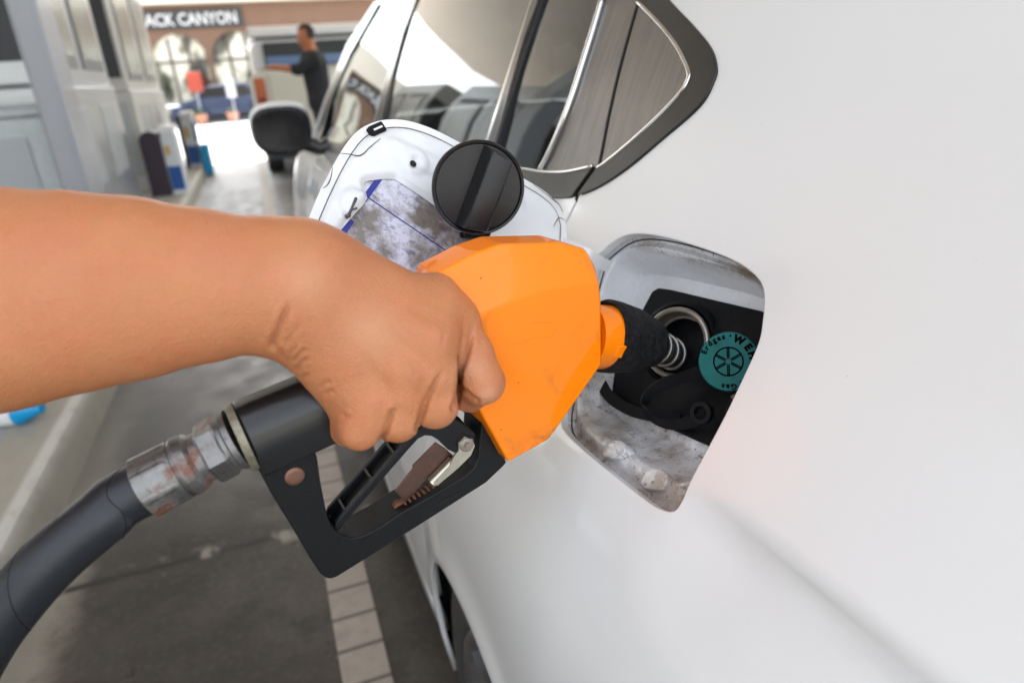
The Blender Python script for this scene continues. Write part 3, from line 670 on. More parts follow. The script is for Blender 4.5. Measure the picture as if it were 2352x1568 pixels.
mb = MB(); mb.box((X0+.05, Y0+.05, 1.725), (X1-.05, Y0+3.3, 1.85)); mb.build('roof', simple('bright white', (.88, .88, .88), .35, var=.02), pk, bevel=.04)  # extra white in the colour stands in for sun on the roof
mb = MB(); mb.box((X0+.20, Y0+.05, 1.38), (X1-.20, Y0+.115, 1.66)); wdw = mb.build('rear_window', DARK, pk, bevel=.02)
mb = MB(); mb.box((X0+.22, Y0+.044, 1.39), (X1-.22, Y0+.049, 1.50)); mb.build('sun_strip', simple('blue film', (.12, .22, .42), .3), wdw)
mb = MB(); mb.box((X0+.20, Y0-.025, .62), (X1-.20, Y0-.003, 1.30)); mb.build('tailgate', CREAM, pk, bevel=.015)
for x in (X0+.02, X1-.14):
    mb = MB(); mb.box((x, Y0-.02, .93), (x+.13, Y0-.002, 1.26)); tl = mb.build('tail_light', simple('orange lens', (.55, .12, .02), .25), pk, bevel=.01)
    mb = MB(); mb.box((x+.02, Y0-.03, .95), (x+.11, Y0-.021, 1.03)); mb.build('lens', simple('red lens', (.25, .01, .01), .2), tl)
mb = MB(); mb.box((X0, Y0-.14, .42), (X1, Y0-.03, .58)); mb.build('bumper', simple('dark bumper', (.05, .05, .05), .5), pk, bevel=.02)
mb = MB(); mb.box((X0+.06, Y0+.1, .25), (X1-.06, Y0+4.8, .52)); mb.build('chassis', DARK, pk)
for x in (X0+.02, X1-.24):
    for y in (1.1, 4.1):
        mb = MB(); mb.lathe(np.array([x, Y0+y, .36]), (1, 0, 0), [(0, .001), (.01, .2), (0, .24), (0, .34), (.02, .36), (.2, .36), (.22, .34), (.22, .001)], 32); mb.build('wheel', TYRE, pk, 40)
re_base(pk, (1, 12, 0))
# ------------------------------------------------------------------ what the windows mirror: buildings and a van left of the pumps
van = root('parked_van', 'white box van parked beyond the pump island, mirrored in the rear window', 'van')
mb = MB(); vy = 1.2
for lo, hi in (((-5.6, vy, .45), (-3.9, vy+3.2, 2.3)),): mb.box(lo, hi)
mb.build('body', WHITE, van, bevel=.12, seg=3)
mb = MB(); mb.loops([[(x, vy+dy, z) for x in (-5.55, -3.95) for z in ((.45, zt) if x < -5 else (zt, .45))] for dy, zt in ((3.21, 2.1), (3.7, 2.0), (4.2, 1.2), (4.9, 1.05), (4.95, .5))]); mb.build('cab', WHITE, van, 40, bevel=.05)
for i in range(3):
    mb = MB(); mb.box((-3.895, vy+.3+i*1.0, 1.35), (-3.885, vy+1.1+i*1.0, 1.95)); mb.build('window', BLACKG, van, bevel=.003)
for y in (.6, 3.9):
    for x in (-5.6, -4.12):
        mb = MB(); mb.lathe(np.array([x, vy+y, .34]), (1, 0, 0), [(0, .001), (0, .3), (.02, .34), (.2, .34), (.22, .3), (.22, .001)], 28); mb.build('wheel', TYRE, van, 40)
re_base(van, (-4.7, vy+2, 0))
TEAL = simple('teal stripe', (.03, .26, .33), .4); PEACH = simple('peach stripe', (.62, .40, .32), .5)
store = root('store_building', 'low grey building with teal and cream stripes behind the pumps, mirrored in the side glass', 'building')
mb = MB(); mb.box((-22, -14, 0), (-14, 2, 3.3)); mb.build('wall', simple('grey wall', (.25, .25, .25), .7), store)
for i, (z, m) in enumerate(((2.5, TEAL), (2.1, OFFW), (1.75, TEAL), (1.35, PEACH))):
    mb = MB(); mb.box((-13.99, -13, z), (-13.95, 1.5, z+.3)); mb.build('stripe', m, store)
mb = MB(); mb.box((-22.3, -14.3, 3.3), (-13.6, 2.3, 3.7)); mb.build('roof', DGREY, store); re_base(store, (-18, -6, 0))
def tree(x, y, h, lab):
    r = root('tree', lab, 'tree', 'trees behind the pumps'); mb = MB(); mb.tube([(x, y, 0), (x+.1, y, h*.35), (x, y+.1, h*.6)], [.2, .14, .07], 10); mb.build('trunk', simple('bark', (.12, .09, .06), .9), r, 60)
    mb = MB()
    cs = [np.array([x, y, h*.7])+RNG.normal(size=3)*np.array([.9, .9, .6])*h*.16 for _ in range(14)]
    for k in range(1500):
        c = cs[k % 14]+RNG.normal(size=3)*h*.07; u = nrm(RNG.normal(size=3))*.14; v = nrm(np.cross(u, RNG.normal(size=3)))*.08
        mb.add([c-u, c+v, c+u, c-v], [(0, 1, 2, 3)])
    mb.build('crown', simple('foliage', (.055, .11, .03), .7), r); re_base(r, (x, y, 0))
tree(-13, 9, 5.5, 'rounded green tree at the left edge beyond the column'); tree(-11, 17, 5., 'smaller green tree farther along behind the pumps')
hedge = root('hedge', 'clipped dark hedge with a blue band in front of it at the far left', 'hedge')
mb = MB()
for k in range(4000):
    c = np.array([RNG.uniform(-9, -4.0), RNG.uniform(17, 18), RNG.uniform(0.05, 2.6)]); u = nrm(RNG.normal(size=3))*.12; v = nrm(np.cross(u, RNG.normal(size=3)))*.07
    mb.add([c-u, c+v, c+u, c-v], [(0, 1, 2, 3)])
mb.build('foliage', MATS['leaf'], hedge); mb = MB(); mb.box((-9, 16.4, .6), (-4.2, 16.5, .9)); mb.build('band', BLUE, hedge); re_base(hedge, (-7, 17.5, 0))
# ------------------------------------------------------------------ filler pocket of the car
OP3 = SP(OPEN[:, 0], OPEN[:, 1], 0.); oc = OP3.mean(0)
_u, _s, _vt = np.linalg.svd(OP3-oc); nO = _vt[2]; nO = nO if nO[0] < 0 else -nO
e2 = nrm(np.array([0, 0, 1.])-nO*nO[2]); e1 = np.cross(nO, e2)   # e1 points forward or back in the panel
def tocam(o): return nrm(CAM-o)
PD = .046
bp0 = oc-nO*PD
def bpx(u, v, up=0.): return onplane(u, v, bp0+nO*up, nO)
def rad_fn(loop, c):
    a = np.array([((p-c)@e1, (p-c)@e2) for p in loop]); th = np.arctan2(a[:, 1], a[:, 0]); r = np.hypot(a[:, 0], a[:, 1])
    o = np.argsort(th); th = th[o]; r = r[o]
    return lambda t: np.interp((t+pi) % (2*pi)-pi, np.r_[th[-1]-2*pi, th, th[0]+2*pi], np.r_[r[-1], r, r[0]])
back_px = [(1478, 640), (1500, 632), (1620, 655), (1760, 690), (1800, 730), (1790, 900), (1740, 1050), (1700, 1075), (1560, 1010), (1440, 945), (1418, 900), (1440, 760)]
bk = catmull([bpx(*p) for p in back_px], 5); bc = np.mean(bk, 0)
fo_, fb_ = rad_fn(OP3, oc), rad_fn(bk, bc)
TH = np.linspace(-pi, pi, 120, endpoint=False)
def ploop(t, depth, grow=0.):
    out = []
    for a in TH:
        po = oc+(e1*cos(a)+e2*sin(a))*(fo_(a)+grow); d0 = (po-oc)@nO
        k = np.argmin(np.abs(((OP3-oc)@e1)*sin(a)-((OP3-oc)@e2)*cos(a))+1e3*((((OP3-oc)@e1)*cos(a)+((OP3-oc)@e2)*sin(a)) < 0))
        po = po+nO*((OP3[k]-oc)@nO)
        pb = bc+(e1*cos(a)+e2*sin(a))*fb_(a)
        q = po*(1-t)+(pb+nO*((oc-bc)@nO))*t
        out.append(q-nO*depth)
    return out
mb = MB(); mb.loops([ploop(0, .006, .002), ploop(0, .009, .004), ploop(.02, .0148, .001), ploop(.09, .0158), ploop(.20, .0142), ploop(.33, .0125), ploop(.40, .0135), ploop(.46, .0175), ploop(.58, .027), ploop(.8, .040), ploop(.93, .0455), ploop(1., PD-.0005)], cap0=False)
pk_ = mb.build('filler_pocket', [POCKET], CAR, 60)
mb = MB(); dl = ploop(.012, .0135, .0015); mb.tube(dl+[dl[0]], .0007, 6); mb.build('pocket_seam', simple('pocket grime', (.07, .05, .04), .8), pk_, 180)
# plate, neck, caps
mb = MB()
def prism(mb, pts, nv, th, mi=0): mb.loops([pts, [p-nv*th for p in pts]], mi)
pl = [bpx(*p, .004) for p in ((1480, 700), (1497, 668), (1512, 660), (1540, 664), (1650, 690), (1745, 712), (1775, 725), (1790, 760), (1740, 1000), (1650, 1035), (1633, 1026), (1540, 985), (1440, 935), (1395, 905), (1372, 870), (1380, 840), (1430, 800))]
PLATE = simple('dusty black filler plastic', (.0025, .0032, .0045), .5, var=.6, nscale=120, spec=.16, bump=.3, bscale=600)
prism(mb, pl, nO, .003); plate = mb.build('filler_plate', PLATE, pk_, bevel=.0015)
rc = bpx(1551, 787, .012)
nr = nrm(.84*tocam(rc)-.5*(IX*.98+IY*.22)); RM = 81*((rc-CAM)@fwd)/F
OLD = simple('worn zinc', (.34, .31, .27), .36, .8, var=.35, nscale=90)
mb = MB(); mb.lathe(rc, nr, [(-.03, RM*1.28), (-.004, RM*1.22), (-.001, RM*1.1), (-.006, RM*1.02), (-.03, RM*.99)], 64, cap=False); mb.build('neck_cup', PLATE, pk_, 50)
mb = MB(); tor = lambda r, t, h: [(h+t*sin(a), r+t*cos(a)) for a in np.linspace(0, 2*pi, 12)]
mb.lathe(rc, nr, tor(RM*.95, .0022, 0), 64, cap=False); mb.lathe(rc, nr, [(-.001, RM*.93), (-.008, RM*.86), (-.012, RM*.84)], 64, cap=False)
mb.lathe(rc, nr, tor(RM*.80, .0016, -.012), 64, cap=False)
neck = mb.build('filler_neck', OLD, pk_, 60)
mb = MB(); mb.lathe(rc, nr, [(-.012, RM*.82), (-.02, RM*.7), (-.045, RM*.62), (-.05, .001)], 48, cap=False); mb.build('neck_throat', PLATE, neck, 60)
tc_ = bpx(1673, 830, .020); ntc = nrm(tocam(tc_)*.97-.16*IX-.05*IY); RT = 69*((tc_-CAM)@fwd)/F
def m_teal():
    s = NT('teal plastic'); n = s.noise(70, 5, .7)
    s.set('Base Color', s.mix(s.g(n, .4, .75), (.0, .125, .122, 1), (.0, .07, .07, 1))); s.set('Specular IOR Level', .2); s.set('Roughness', .42); s.bump(n, .1, .0004); return s.m
mb = MB(); mb.lathe(tc_, ntc, [(-.012, RT*.86), (-.010, RT*.97), (-.002, RT), (-.0008, RT*.985), (0, RT*.96), (0, .001)], 72); tcap = mb.build('gas_dust_cap', m_teal(), pk_, 40)
# lettering and wheel emblem on the teal cap
u_ = nrm(IX-ntc*(IX@ntc)); v_ = np.cross(ntc, u_); v_ = v_ if v_@(-IY) > 0 else -v_
INK = simple('black print', (.001, .0015, .0015), .8, spec=.05)
mb = MB()
def arc_text(txt, mid, size, rr, bold):
    adv = []
    for ch in txt:
        if ch == ' ': adv.append((None, None, .35)); continue
        vs, fs = text_mesh(ch, 1., bold); wd = np.ptp(vs[:, 0]); vs[:, 0] -= (vs[:, 0].max()+vs[:, 0].min())/2; adv.append((vs, fs, wd+.13))
    tot = sum(a[2] for a in adv)*size/rr; ang = mid+tot/2
    for vs, fs, wd in adv:
        ang -= wd*size/rr/2
        if vs is not None:
            c, sn = cos(ang), sin(ang); er = u_*c+v_*sn; et = u_*sn-v_*c
            mb.add([tc_+ntc*.00040+er*(rr+y*size)+et*x*size for x, y, z in vs], fs)
        ang -= wd*size/rr/2
arc_text('Erdgas', radians(128), RT*.25, RT*.765, .045); arc_text('\u2022', radians(84), RT*.25, RT*.77, .02)
arc_text('WEH', radians(42), RT*.33, RT*.685, .07); arc_text('\u2022', radians(12), RT*.22, RT*.77, .02)
arc_text('Natural Gas', radians(-48), RT*.25, RT*.765, .045)
ec = tc_+ntc*.0004
def flat_ring(r0, r1, n=48, sides=None):
    n = sides or n; A = np.linspace(0, 2*pi, n, endpoint=False)+(.0 if not sides else pi/6)
    q = [[ec+(u_*cos(a)+v_*sin(a))*r for a in A] for r in (r0, r1)]; mb.loops(q, cap0=False, cap1=False)
flat_ring(RT*.445, RT*.495); flat_ring(RT*.11, RT*.135, sides=6)
for i in range(6):
    a = pi/6+i*pi/3
    for k in (-1, 1):
        d = u_*cos(a)+v_*sin(a); e = -u_*sin(a)+v_*cos(a); o = ec+e*k*RT*.026
        mb.add([o+d*RT*.13-e*.0004, o+d*RT*.46-e*.0004, o+d*RT*.46+e*.0004, o+d*RT*.13+e*.0004], [(0, 1, 2, 3)])
mb.build('lettering', INK, tcap, fix=False)
def ribbon(mb, pts, wv, w, t):
    rings = []
    for i, p in enumerate(pts):
        T = nrm(pts[min(i+1, len(pts)-1)]-pts[max(i-1, 0)]); W = nrm(wv-T*(wv@T)); N = np.cross(T, W)
        rings.append([p-W*w/2-N*t/2, p+W*w/2-N*t/2, p+W*w/2+N*t/2, p-W*w/2+N*t/2])
    mb.loops(rings)
mb = MB(); st = [(1612, 852, .017), (1570, 866, .016), (1525, 880, .018), (1490, 905, .020), (1480, 935, .018), (1500, 960, .014), (1540, 974, .012), (1590, 968, .012), (1625, 952, .012)]
ribbon(mb, catmull([bpx(*p) for p in st], 5, closed=False), nO*.7+e2*.6, .0085, .0018)
o = bpx(1612, 948, .013); mb.lathe(o, nr, [(.003, .0045), (.003, .0075), (-.003, .0075), (-.003, .0045), (.003, .0045)], 24, cap=False)
mb.build('cap_strap', RUBBER, tcap, 50)
mb = MB(); mb.lathe(bpx(1722, 950, .001), nr, [(0, .009), (.003, .011), (.005, .0135), (.003, .015), (-.004, .016)], 32, cap=False); mb.build('gas_valve_collar', BLACKP, plate, 50)
mb = MB(); mb.tube([bpx(1700, 900, .008), bpx(1716, 935, .002)], .007, 20); mb.build('gas_valve', OLD, plate, 50)
mb = MB(); ribbon(mb, catmull([bpx(1375, 868, .012), bpx(1400, 910, .014), bpx(1445, 940, .014), bpx(1500, 955, .012), bpx(1560, 962, .009)], 6, closed=False), nO*.4-e2*.9, .009, .002); mb.build('drain_lip', RUBBER, pk_, 50)
# pressed tabs in the lower wall
for (u, v) in ((1420, 1036), (1513, 1105)):
    c = onplane(u, v, oc-nO*.0135, nO); a = nrm(IX*.95+IY*.32); a = nrm(a-nO*(a@nO)); b = np.cross(nO, a); b = b if b@IY > 0 else -b
    mb = MB(); L = [(-.011, .006), (-.010, -.004), (-.004, -.0065), (.006, -.0065), (.011, -.002), (.010, .004), (.006, .006)]
    lo = catmull([c+a*x+b*y for x, y in L], 5)
    lc = np.mean(lo, 0)
    mb.loops([[lc+(p-lc)*1.12-nO*.009+b*.003 for p in lo], [lc+(p-lc)*1.04-nO*.004+b*.001 for p in lo], [lc+(p-lc)*1.0+nO*.0028 for p in lo], [lc+(p-lc)*.965+nO*.0040 for p in lo], [lc+(p-lc)*.90+nO*.0043 for p in lo]]); mb.build('pressed_tab', POCKET, pk_, 60)
# ------------------------------------------------------------------ open fuel door
FT, FB = hit(1370, 590), hit(1290, 990); FL = P(740, 430, .46)
nF = nrm(np.cross(FT-FB, FL-FB)); nF = nF if nF@(CAM-FL) > 0 else -nF
def fpx(u, v, up=0.): return onplane(u, v, FL+nF*up, nF)
fo_px = [(705, 512), (722, 470), (741, 428), (765, 380), (790, 338), (817, 305), (846, 286), (880, 276), (915, 275), (950, 281), (1000, 299), (1060, 330), (1130, 370), (1210, 414), (1252, 441), (1280, 468), (1296, 500), (1301, 540), (1290, 620), (1250, 710), (1200, 780), (1100, 800), (1000, 800), (850, 740), (740, 680), (700, 620), (692, 560)]
fl = catmull([fpx(*p) for p in fo_px], 4); fc = np.mean(fl, 0)
def inset(loop, d, nv):
    L = np.array(loop); t = np.roll(L, -1, 0)-np.roll(L, 1, 0); t /= np.linalg.norm(t, axis=1, keepdims=True); s = np.cross(nv, t)
    if ((L[0]+s[0]*.001-fc)**2).sum() > ((L[0]-fc)**2).sum(): s = -s
    return [p for p in L+s*d]
mb = MB(); mb.loops([inset(fl, .0018, nF), fl, [p-nF*.0012 for p in fl], [p-nF*.0045 for p in inset(fl, .0005, nF)], [p-nF*.0055 for p in inset(fl, .003, nF)]])
fd = mb.build('fuel_door', PAINT, CAR, 40)
# inner pressing, with the window that shows the sticker
rec = [(834, 424), (854, 416), (898, 413), (920, 423), (1000, 477), (1102, 556), (1150, 610), (1130, 700), (1000, 720), (860, 640), (775, 560), (790, 520), (838, 462)]
A1_, A2_ = nrm(fpx(1200, 414)-fpx(880, 276)), None
A2_ = np.cross(nF, A1_)
def f2(p): return ((p-FL)@A1_, (p-FL)@A2_)
ins = inset(fl, .0065, nF)
out2 = np.array([f2(p) for p in ins]); hol2 = np.array([f2(p) for p in catmull([fpx(*p) for p in rec], 3)])
lo_, hi_ = out2.min(0), out2.max(0); G = np.stack(np.meshgrid(np.arange(lo_[0], hi_[0], .0018), np.arange(lo_[1], hi_[1], .0018)), -1).reshape(-1, 2)
vo, fo, nb = tri2d(out2, [hol2], G, .0008)
def dense(L): return np.concatenate([L+(np.roll(L, -1, 0)-L)*t for t in np.arange(14)/14])
OD, HD = dense(out2), dense(hol2)
def ndist(q, L):
    r = np.empty(len(q))
    for i in range(0, len(q), 1500): r[i:i+1500] = np.sqrt(((q[i:i+1500, None]-L[None])**2).sum(-1)).min(1)
    return r
def h_in(q):      # height of the pressing over the outer skin
    n_o = len(out2); d = ndist(q, OD)
    h = .0035*smoothstep(0, .0035, d)
    dh = ndist(q, HD); h = h-.0022*(1-smoothstep(0, .004, dh))
    c = np.array(f2(fpx(949, 376))); r = np.sqrt(((q-c)**2).sum(1)); h += .0012*(smoothstep(.0135, .011, r) if False else 1-smoothstep(.008, .012, r)); h -= .0012*(1-smoothstep(.0, .001, np.maximum(r-.0025, 0)))
    c = np.array(f2(fpx(812, 478))); r = np.sqrt(((q-c)**2).sum(1)); h += .0045*(1-smoothstep(.009, .0145, r))
    m = np.array(f2(fpx(1180, 470))); m2 = np.array(f2(fpx(900, 345)))
    ab = m2-m; t = np.clip(((q-m)@ab)/(ab@ab), 0, 1); r = np.sqrt(((q-m-t[:, None]*ab)**2).sum(1)); h += .0013*(1-smoothstep(.006, .010, r))
    return h
hh = h_in(vo)
mb = MB(); V = [FL+A1_*x+A2_*y+nF*(hz_) for (x, y), hz_ in zip(vo, hh)]; mb.add(V, fo)
def m_flap():
    s = NT('fuel door inner paint'); n = s.noise(14, 5, .6); n2 = s.noise(240, 3, .6)
    c = s.mix(s.g(n, .55, .85), (.79, .80, .815, 1), (.60, .585, .56, 1)); c = s.mix(s.g(n2, .73, .80), c, (.14, .12, .1, 1))
    s.set('Base Color', c); s.set('Roughness', .25); s.set('Coat Weight', .7); s.set('Coat Roughness', .05); s.bump(s.noise(30, 2), .1, .002); return s.m
ip_ = mb.build('inner_pressing', m_flap(), fd, 180)
mb = MB(); mb.tube([p+nF*.0004 for p in ins]+[ins[0]+nF*.0004], .00035, 6); mb.build('dirt_seam', simple('seam dirt', (.12, .09, .07), .8), fd, 180)
def m_sticker():
    s = NT('grimy sticker'); co = s.mapping((1, 1, 1)); n1 = s.noise(26, 6, .68); n2 = s.noise(120, 6, .75); n3 = s.noise(60, 4, .6, co=s.mapping((1, 5, 1), (0, .6, .3)))
    c = s.mix(s.g(n1, .44, .58), (.70, .70, .82, 1), (.24, .21, .185, 1)); c = s.mix(s.math('MULTIPLY', s.g(n2, .5, .66), .75), c, (.13, .12, .13, 1)); c = s.mix(s.math('MULTIPLY', s.g(n3, .58, .68), .6), c, (.10, .09, .17, 1))
    s.set('Base Color', c); s.set('Roughness', .5); return s.m
mb = MB(); rl = [fpx(*p, .0006) for p in ((815, 400), (940, 395), (1170, 560), (1180, 720), (1000, 740), (850, 660), (750, 565), (765, 500))]; mb.add(rl, [tuple(range(8))]); stk = mb.build('sticker', m_sticker(), fd)
mb = MB(); BLU = simple('sticker blue', (.02, .03, .28), .5)
def fstrip(a, b, w_):
    A, B = fpx(*a, .0009), fpx(*b, .0009); d = nrm(B-A); e = np.cross(nF, d)*w_/2; mb.add([A-e, B-e, B+e, A+e], [(0, 1, 2, 3)])
fstrip((875, 405), (835, 460), .0042); fstrip((808, 505), (770, 560), .0042); fstrip((848, 455), (1140, 655), .0009); fstrip((1150, 555), (1075, 690), .003)
mb.build('sticker_border', BLU, stk)
mb = MB(); c = fpx(865, 298, .0028); a = nrm(fpx(885, 289)-fpx(845, 307)); b = np.cross(nF, a); R = np.stack([a, b, nF], 1)
mb.box((-.0065, -.0038, -.003), (.0065, .0038, .0025), 0, R, c); bf = mb.build('rubber_buffer', RUBBER, fd, bevel=.001)
mb = MB(); mb.box((-.004, -.0008, .0025), (.004, .0006, .0029), 0, R, c); mb.build('buffer_slot', PAINT, bf)
mb = MB(); c = fpx(949, 376, .0062); mb.lathe(c, nF, [(.0, .0026), (.0001, .001), (.0001, .0001)], 24); mb.build('drain_hole', BLACKP, fd, fix=False)
mb = MB()
for a_, b_, w_ in (((800, 497), (818, 455), .0011), ((806, 482), (820, 478), .0008), ((795, 498), (802, 494), .0016)):
    A, B = fpx(*a_, .0082), fpx(*b_, .0082); mb.tube([A, (A+B)/2, B], [w_, w_*.8, w_], 8)
mb.build('latch_slot', simple('slot grey', (.10, .10, .10), .6), fd, 180)
mb = MB()
for pl_ in ([(779, 352), (800, 354), (828, 357), (850, 338), (874, 318)], [(1225, 424), (1262, 452), (1284, 470), (1292, 486)], [(742, 432), (752, 425), (760, 408), (764, 384)], [(1272, 520), (1284, 500), (1297, 506)], [(1060, 366), (1072, 362), (1085, 372)]):
    q_ = catmull([fpx(u, v, .0040) for u, v in pl_], 5, closed=False); mb.tube(q_, [.00045*(1-.6*abs(2*i/(len(q_)-1)-1)) for i in range(len(q_))], 6)
mb.build('dirt_seam', simple('brown dirt', (.10, .065, .04), .8), fd, 180)
# hinge arm to the body
mb = MB(); ribbon(mb, catmull([fpx(1290, 560, -.003), P(1340, 580, .56), P(1372, 600, .565), P(1400, 612, .575)], 6, closed=False), e2, .010, .003); mb.build('hinge', PAINT, fd, 60)
# ------------------------------------------------------------------ black screw cap parked on the fuel door
CC = P(1100, 433, .470); nC = nrm(tocam(CC)+.17*IX+.13*IY); RC = 108*.470/F
CAPM = simple('cap plastic', (.011, .0115, .013), .36, spec=.45, var=.25, nscale=30, bump=.4, bscale=1100, dist=.0003)
cp = root('tank_stopper', 'black screw-on fuel tank stopper parked on the open white fuel door', 'fuel cap')
mb = MB(); mb.lathe(CC, nC, [(-.030, RC*.66), (-.016, RC*.70), (-.0155, RC*.93), (-.013, RC*.965), (-.006, RC*.975), (-.0055, RC*.99), (-.002, RC*1.0), (.0, RC*.992), (.0012, RC*.965), (.0008, RC*.93), (-.0012, RC*.905), (-.0014, .001)], 96, e1=IX)
mb.build('cap_body', CAPM, cp, 35)
g_ = nrm(IX*-.30+IY*.955); g_ = nrm(g_-nC*(g_@nC)); k_ = np.cross(nC, g_); k_ = k_ if k_@IX > 0 else -k_
mb = MB(); bar = []
for h, w0, w1, L in ((-.002, -.0105, .0115, .90), (.004, -.0090, .0105, .89), (.0150, -.0072, .0093, .86), (.0175, -.0062, .0083, .83), (.0180, -.0050, .0070, .80)):
    lp = []
    for sx, wv in ((1, w1), (-1, w0)):
        for sy in ((-1, 1) if sx > 0 else (1, -1)):
            ww = wv+.0035
            lp.append(CC+nC*h+k_*ww+g_*sy*math.sqrt(max(1e-6, (RC*L)**2-ww**2)))
    bar.append(lp)
mb.loops(bar); mb.build('grip_bar', CAPM, cp, bevel=.0022, seg=3, smooth=50)
mb = MB(); ribbon(mb, catmull([CC-nC*.02+IY*.03+IX*.006, CC-nC*.03+IY*.036+IX*.008, CC-nC*.045+IY*.040+IX*.003, CC-nC*.06+IY*.045-IX*.01], 5, closed=False), IX, .010, .004)
mb.box((-.007, .026, -.028), (.010, .037, -.016), 0, np.stack([IX, IY, nC], 1), CC); mb.build('cap_tether', RUBBER, cp, 50)
re_base(cp, CC)
# ------------------------------------------------------------------ fuel nozzle
A0, A1 = P(560, 1000, .357), P(1450, 775, .470)
aN = A1-A0; aN[2] = 0; aN = nrm(aN); nN = np.array([aN[1], -aN[0], 0.]); nN = nN if nN@(CAM-A0) > 0 else -nN
def N(u, v, o=0.): return onplane(u, v, A0+nN*o, nN)
def z5(x, y): return (x*.35164+505.3, y*.35164+826.9)
def N5(x, y, o=0.): return N(*z5(x, y), o)
def nprism(mb, px, near, far, mi=0, conv=N5):
    a = [conv(x, y, near) for x, y in px]; mb.loops([a, [p-nN*(near-far) for p in a]], mi)
NZ = root('fuel_nozzle', 'orange and black fuel nozzle pushed into the filler of the white car', 'fuel nozzle')
def m_orange():
    s = NT('orange vinyl'); n = s.noise(12, 4); n2 = s.noise(28, 7, .72, dist=.6); n4 = s.noise(9, 2)
    sep = s.n('ShaderNodeSeparateXYZ'); s.l(s.co, sep.inputs[0])
    mz = s.n('ShaderNodeMapRange'); mz.inputs['From Min'].default_value = .952; mz.inputs['From Max'].default_value = .932; s.l(sep.outputs[2], mz.inputs['Value'])
    mx_ = s.n('ShaderNodeMapRange'); mx_.inputs['From Min'].default_value = .112; mx_.inputs['From Max'].default_value = .148; s.l(sep.outputs[0], mx_.inputs['Value'])
    scuff = s.math('MULTIPLY', s.math('MULTIPLY', mz.outputs[0], mx_.outputs[0]), s.g(n2, .45, .56))
    c = s.mix(n, (.95, .212, .0, 1), (.98, .245, .0, 1)); c = s.mix(s.math('MULTIPLY', s.g(n2, .58, .70), .42), c, (.35, .12, .01, 1)); c = s.mix(scuff, c, (.05, .03, .012, 1))
    s.set('Base Color', c); s.set('Roughness', .4); s.set('Specular IOR Level', .1); s.set('Coat Weight', .62); s.set('Coat Roughness', .04); s.bump(n4, .45, .006); return s.m
ORANGE = m_orange()
Wn = .024; hull = []
for sgn in (1, -1):
    face = [(1000, 760), (1120, 720), (1255, 664), (1375, 648), (1381, 700), (1382, 838), (1372, 852), (1266, 1004), (1258, 1012), (1168, 1062), (1108, 935), (1050, 830)]
    ridge = [(985, 690), (1000, 628), (1084, 584), (1150, 560), (1290, 556), (1345, 572), (1366, 610)]
    base = [N(*p, Wn) for p in face]; hull += base if sgn > 0 else [p-nN*2*Wn for p in base]
    rb = [N(*p, .013) for p in ridge]; hull += rb if sgn > 0 else [p-nN*.026 for p in rb]
bm = bmesh.new()
for p in hull: bm.verts.new(p)
bmesh.ops.convex_hull(bm, input=bm.verts); bmesh.ops.delete(bm, geom=[v for v in bm.verts if not v.link_faces], context='VERTS')
bmesh.ops.dissolve_limit(bm, angle_limit=radians(7), verts=bm.verts, edges=bm.edges)
me = bpy.data.meshes.new('cover'); bm.to_mesh(me); bm.free(); me.materials.append(ORANGE)
cv = bpy.data.objects.new('cover', me); COL.objects.link(cv); cv.parent = NZ
bv = cv.modifiers.new('b', 'BEVEL'); bv.width = .0028; bv.segments = 3; bv.limit_method = 'ANGLE'; bv.angle_limit = radians(12); me.shade_smooth(); me.set_sharp_from_angle(angle=radians(35))
wn_ = cv.modifiers.new('w', 'WEIGHTED_NORMAL')
mb = MB()   # faint raised outline moulded in the cover's side
for a, b in (((1220, 741), (1265, 740)), ((1281, 748), (1270, 773)), ((1268, 774), (1225, 775)), ((1225, 775), (1175, 792))):
    mb.tube([N(*a, Wn+.0001), N(*b, Wn+.0001)], .00035, 6)
mb.build('moulded_outline', ORANGE, cv)
mb = MB()
for (a, b) in (((1103, 640), (1107, 637)), ((1190, 878), (1191, 880)), ((1150, 985), (1152, 987))):
    mb.tube([N(*a, Wn+.0002), N(*b, Wn+.0002)], .0003, 6)
mb.build('scratch', simple('scratch grime', (.10, .05, .02), .7), cv)
# neck boss, foam collar, sprung spout
B0, B1, B2 = N(1345, 772), N(1403, 772), N(1424, 776); ab = nrm(B2-B0)
mb = MB(); rb_ = 74*.462/F
mb.lathe(B0, ab, [(0, rb_*.98), (np.linalg.norm(B1-B0), rb_), (np.linalg.norm(B2-B0), rb_*.86), (np.linalg.norm(B2-B0)+.004, rb_*.7)], 40); bs = mb.build('cover_boss', ORANGE, cv, 35)
tq = tocam(B1)*.9+IY*.35; tq = nrm(tq-ab*(tq@ab)); tR = np.stack([ab, np.cross(tq, ab), tq], 1)
mb = MB(); mb.box((-.011, -.0045, rb_*.80), (.0005, .0045, rb_*1.03), 0, tR, B1); mb.build('boss_tab', ORANGE, bs, bevel=.0008)
D0, D1 = P(1388, 771, .460), P(1501, 789, .486); dc = nrm(D1-D0); LD = np.linalg.norm(D1-D0)
def m_foam():
    s = NT('foam rubber collar'); n = s.noise(260, 6, .7); n2 = s.noise(60, 4, .6)
    s.set('Base Color', s.mix(s.g(n, .45, .7), (.003, .003, .004, 1), (.030, .030, .032, 1))); s.set('Roughness', .6); s.set('Specular IOR Level', .3); s.bump(s.math('ADD', n, n2), 1., .006); return s.m
mb = MB(); rr0, rr1 = 84*.465/F, 54*.485/F
mb.lathe(D0, dc, [(.0, rr0*.8), (-.003, rr0*.93), (.0, rr0), (.008, rr0*.99), (LD*.55, (rr0*.9)), (LD*.95, rr1*1.02), (LD, rr1*.9), (LD, rr1*.6)], 56)
mb.build('splash_collar', m_foam(), NZ, 50)
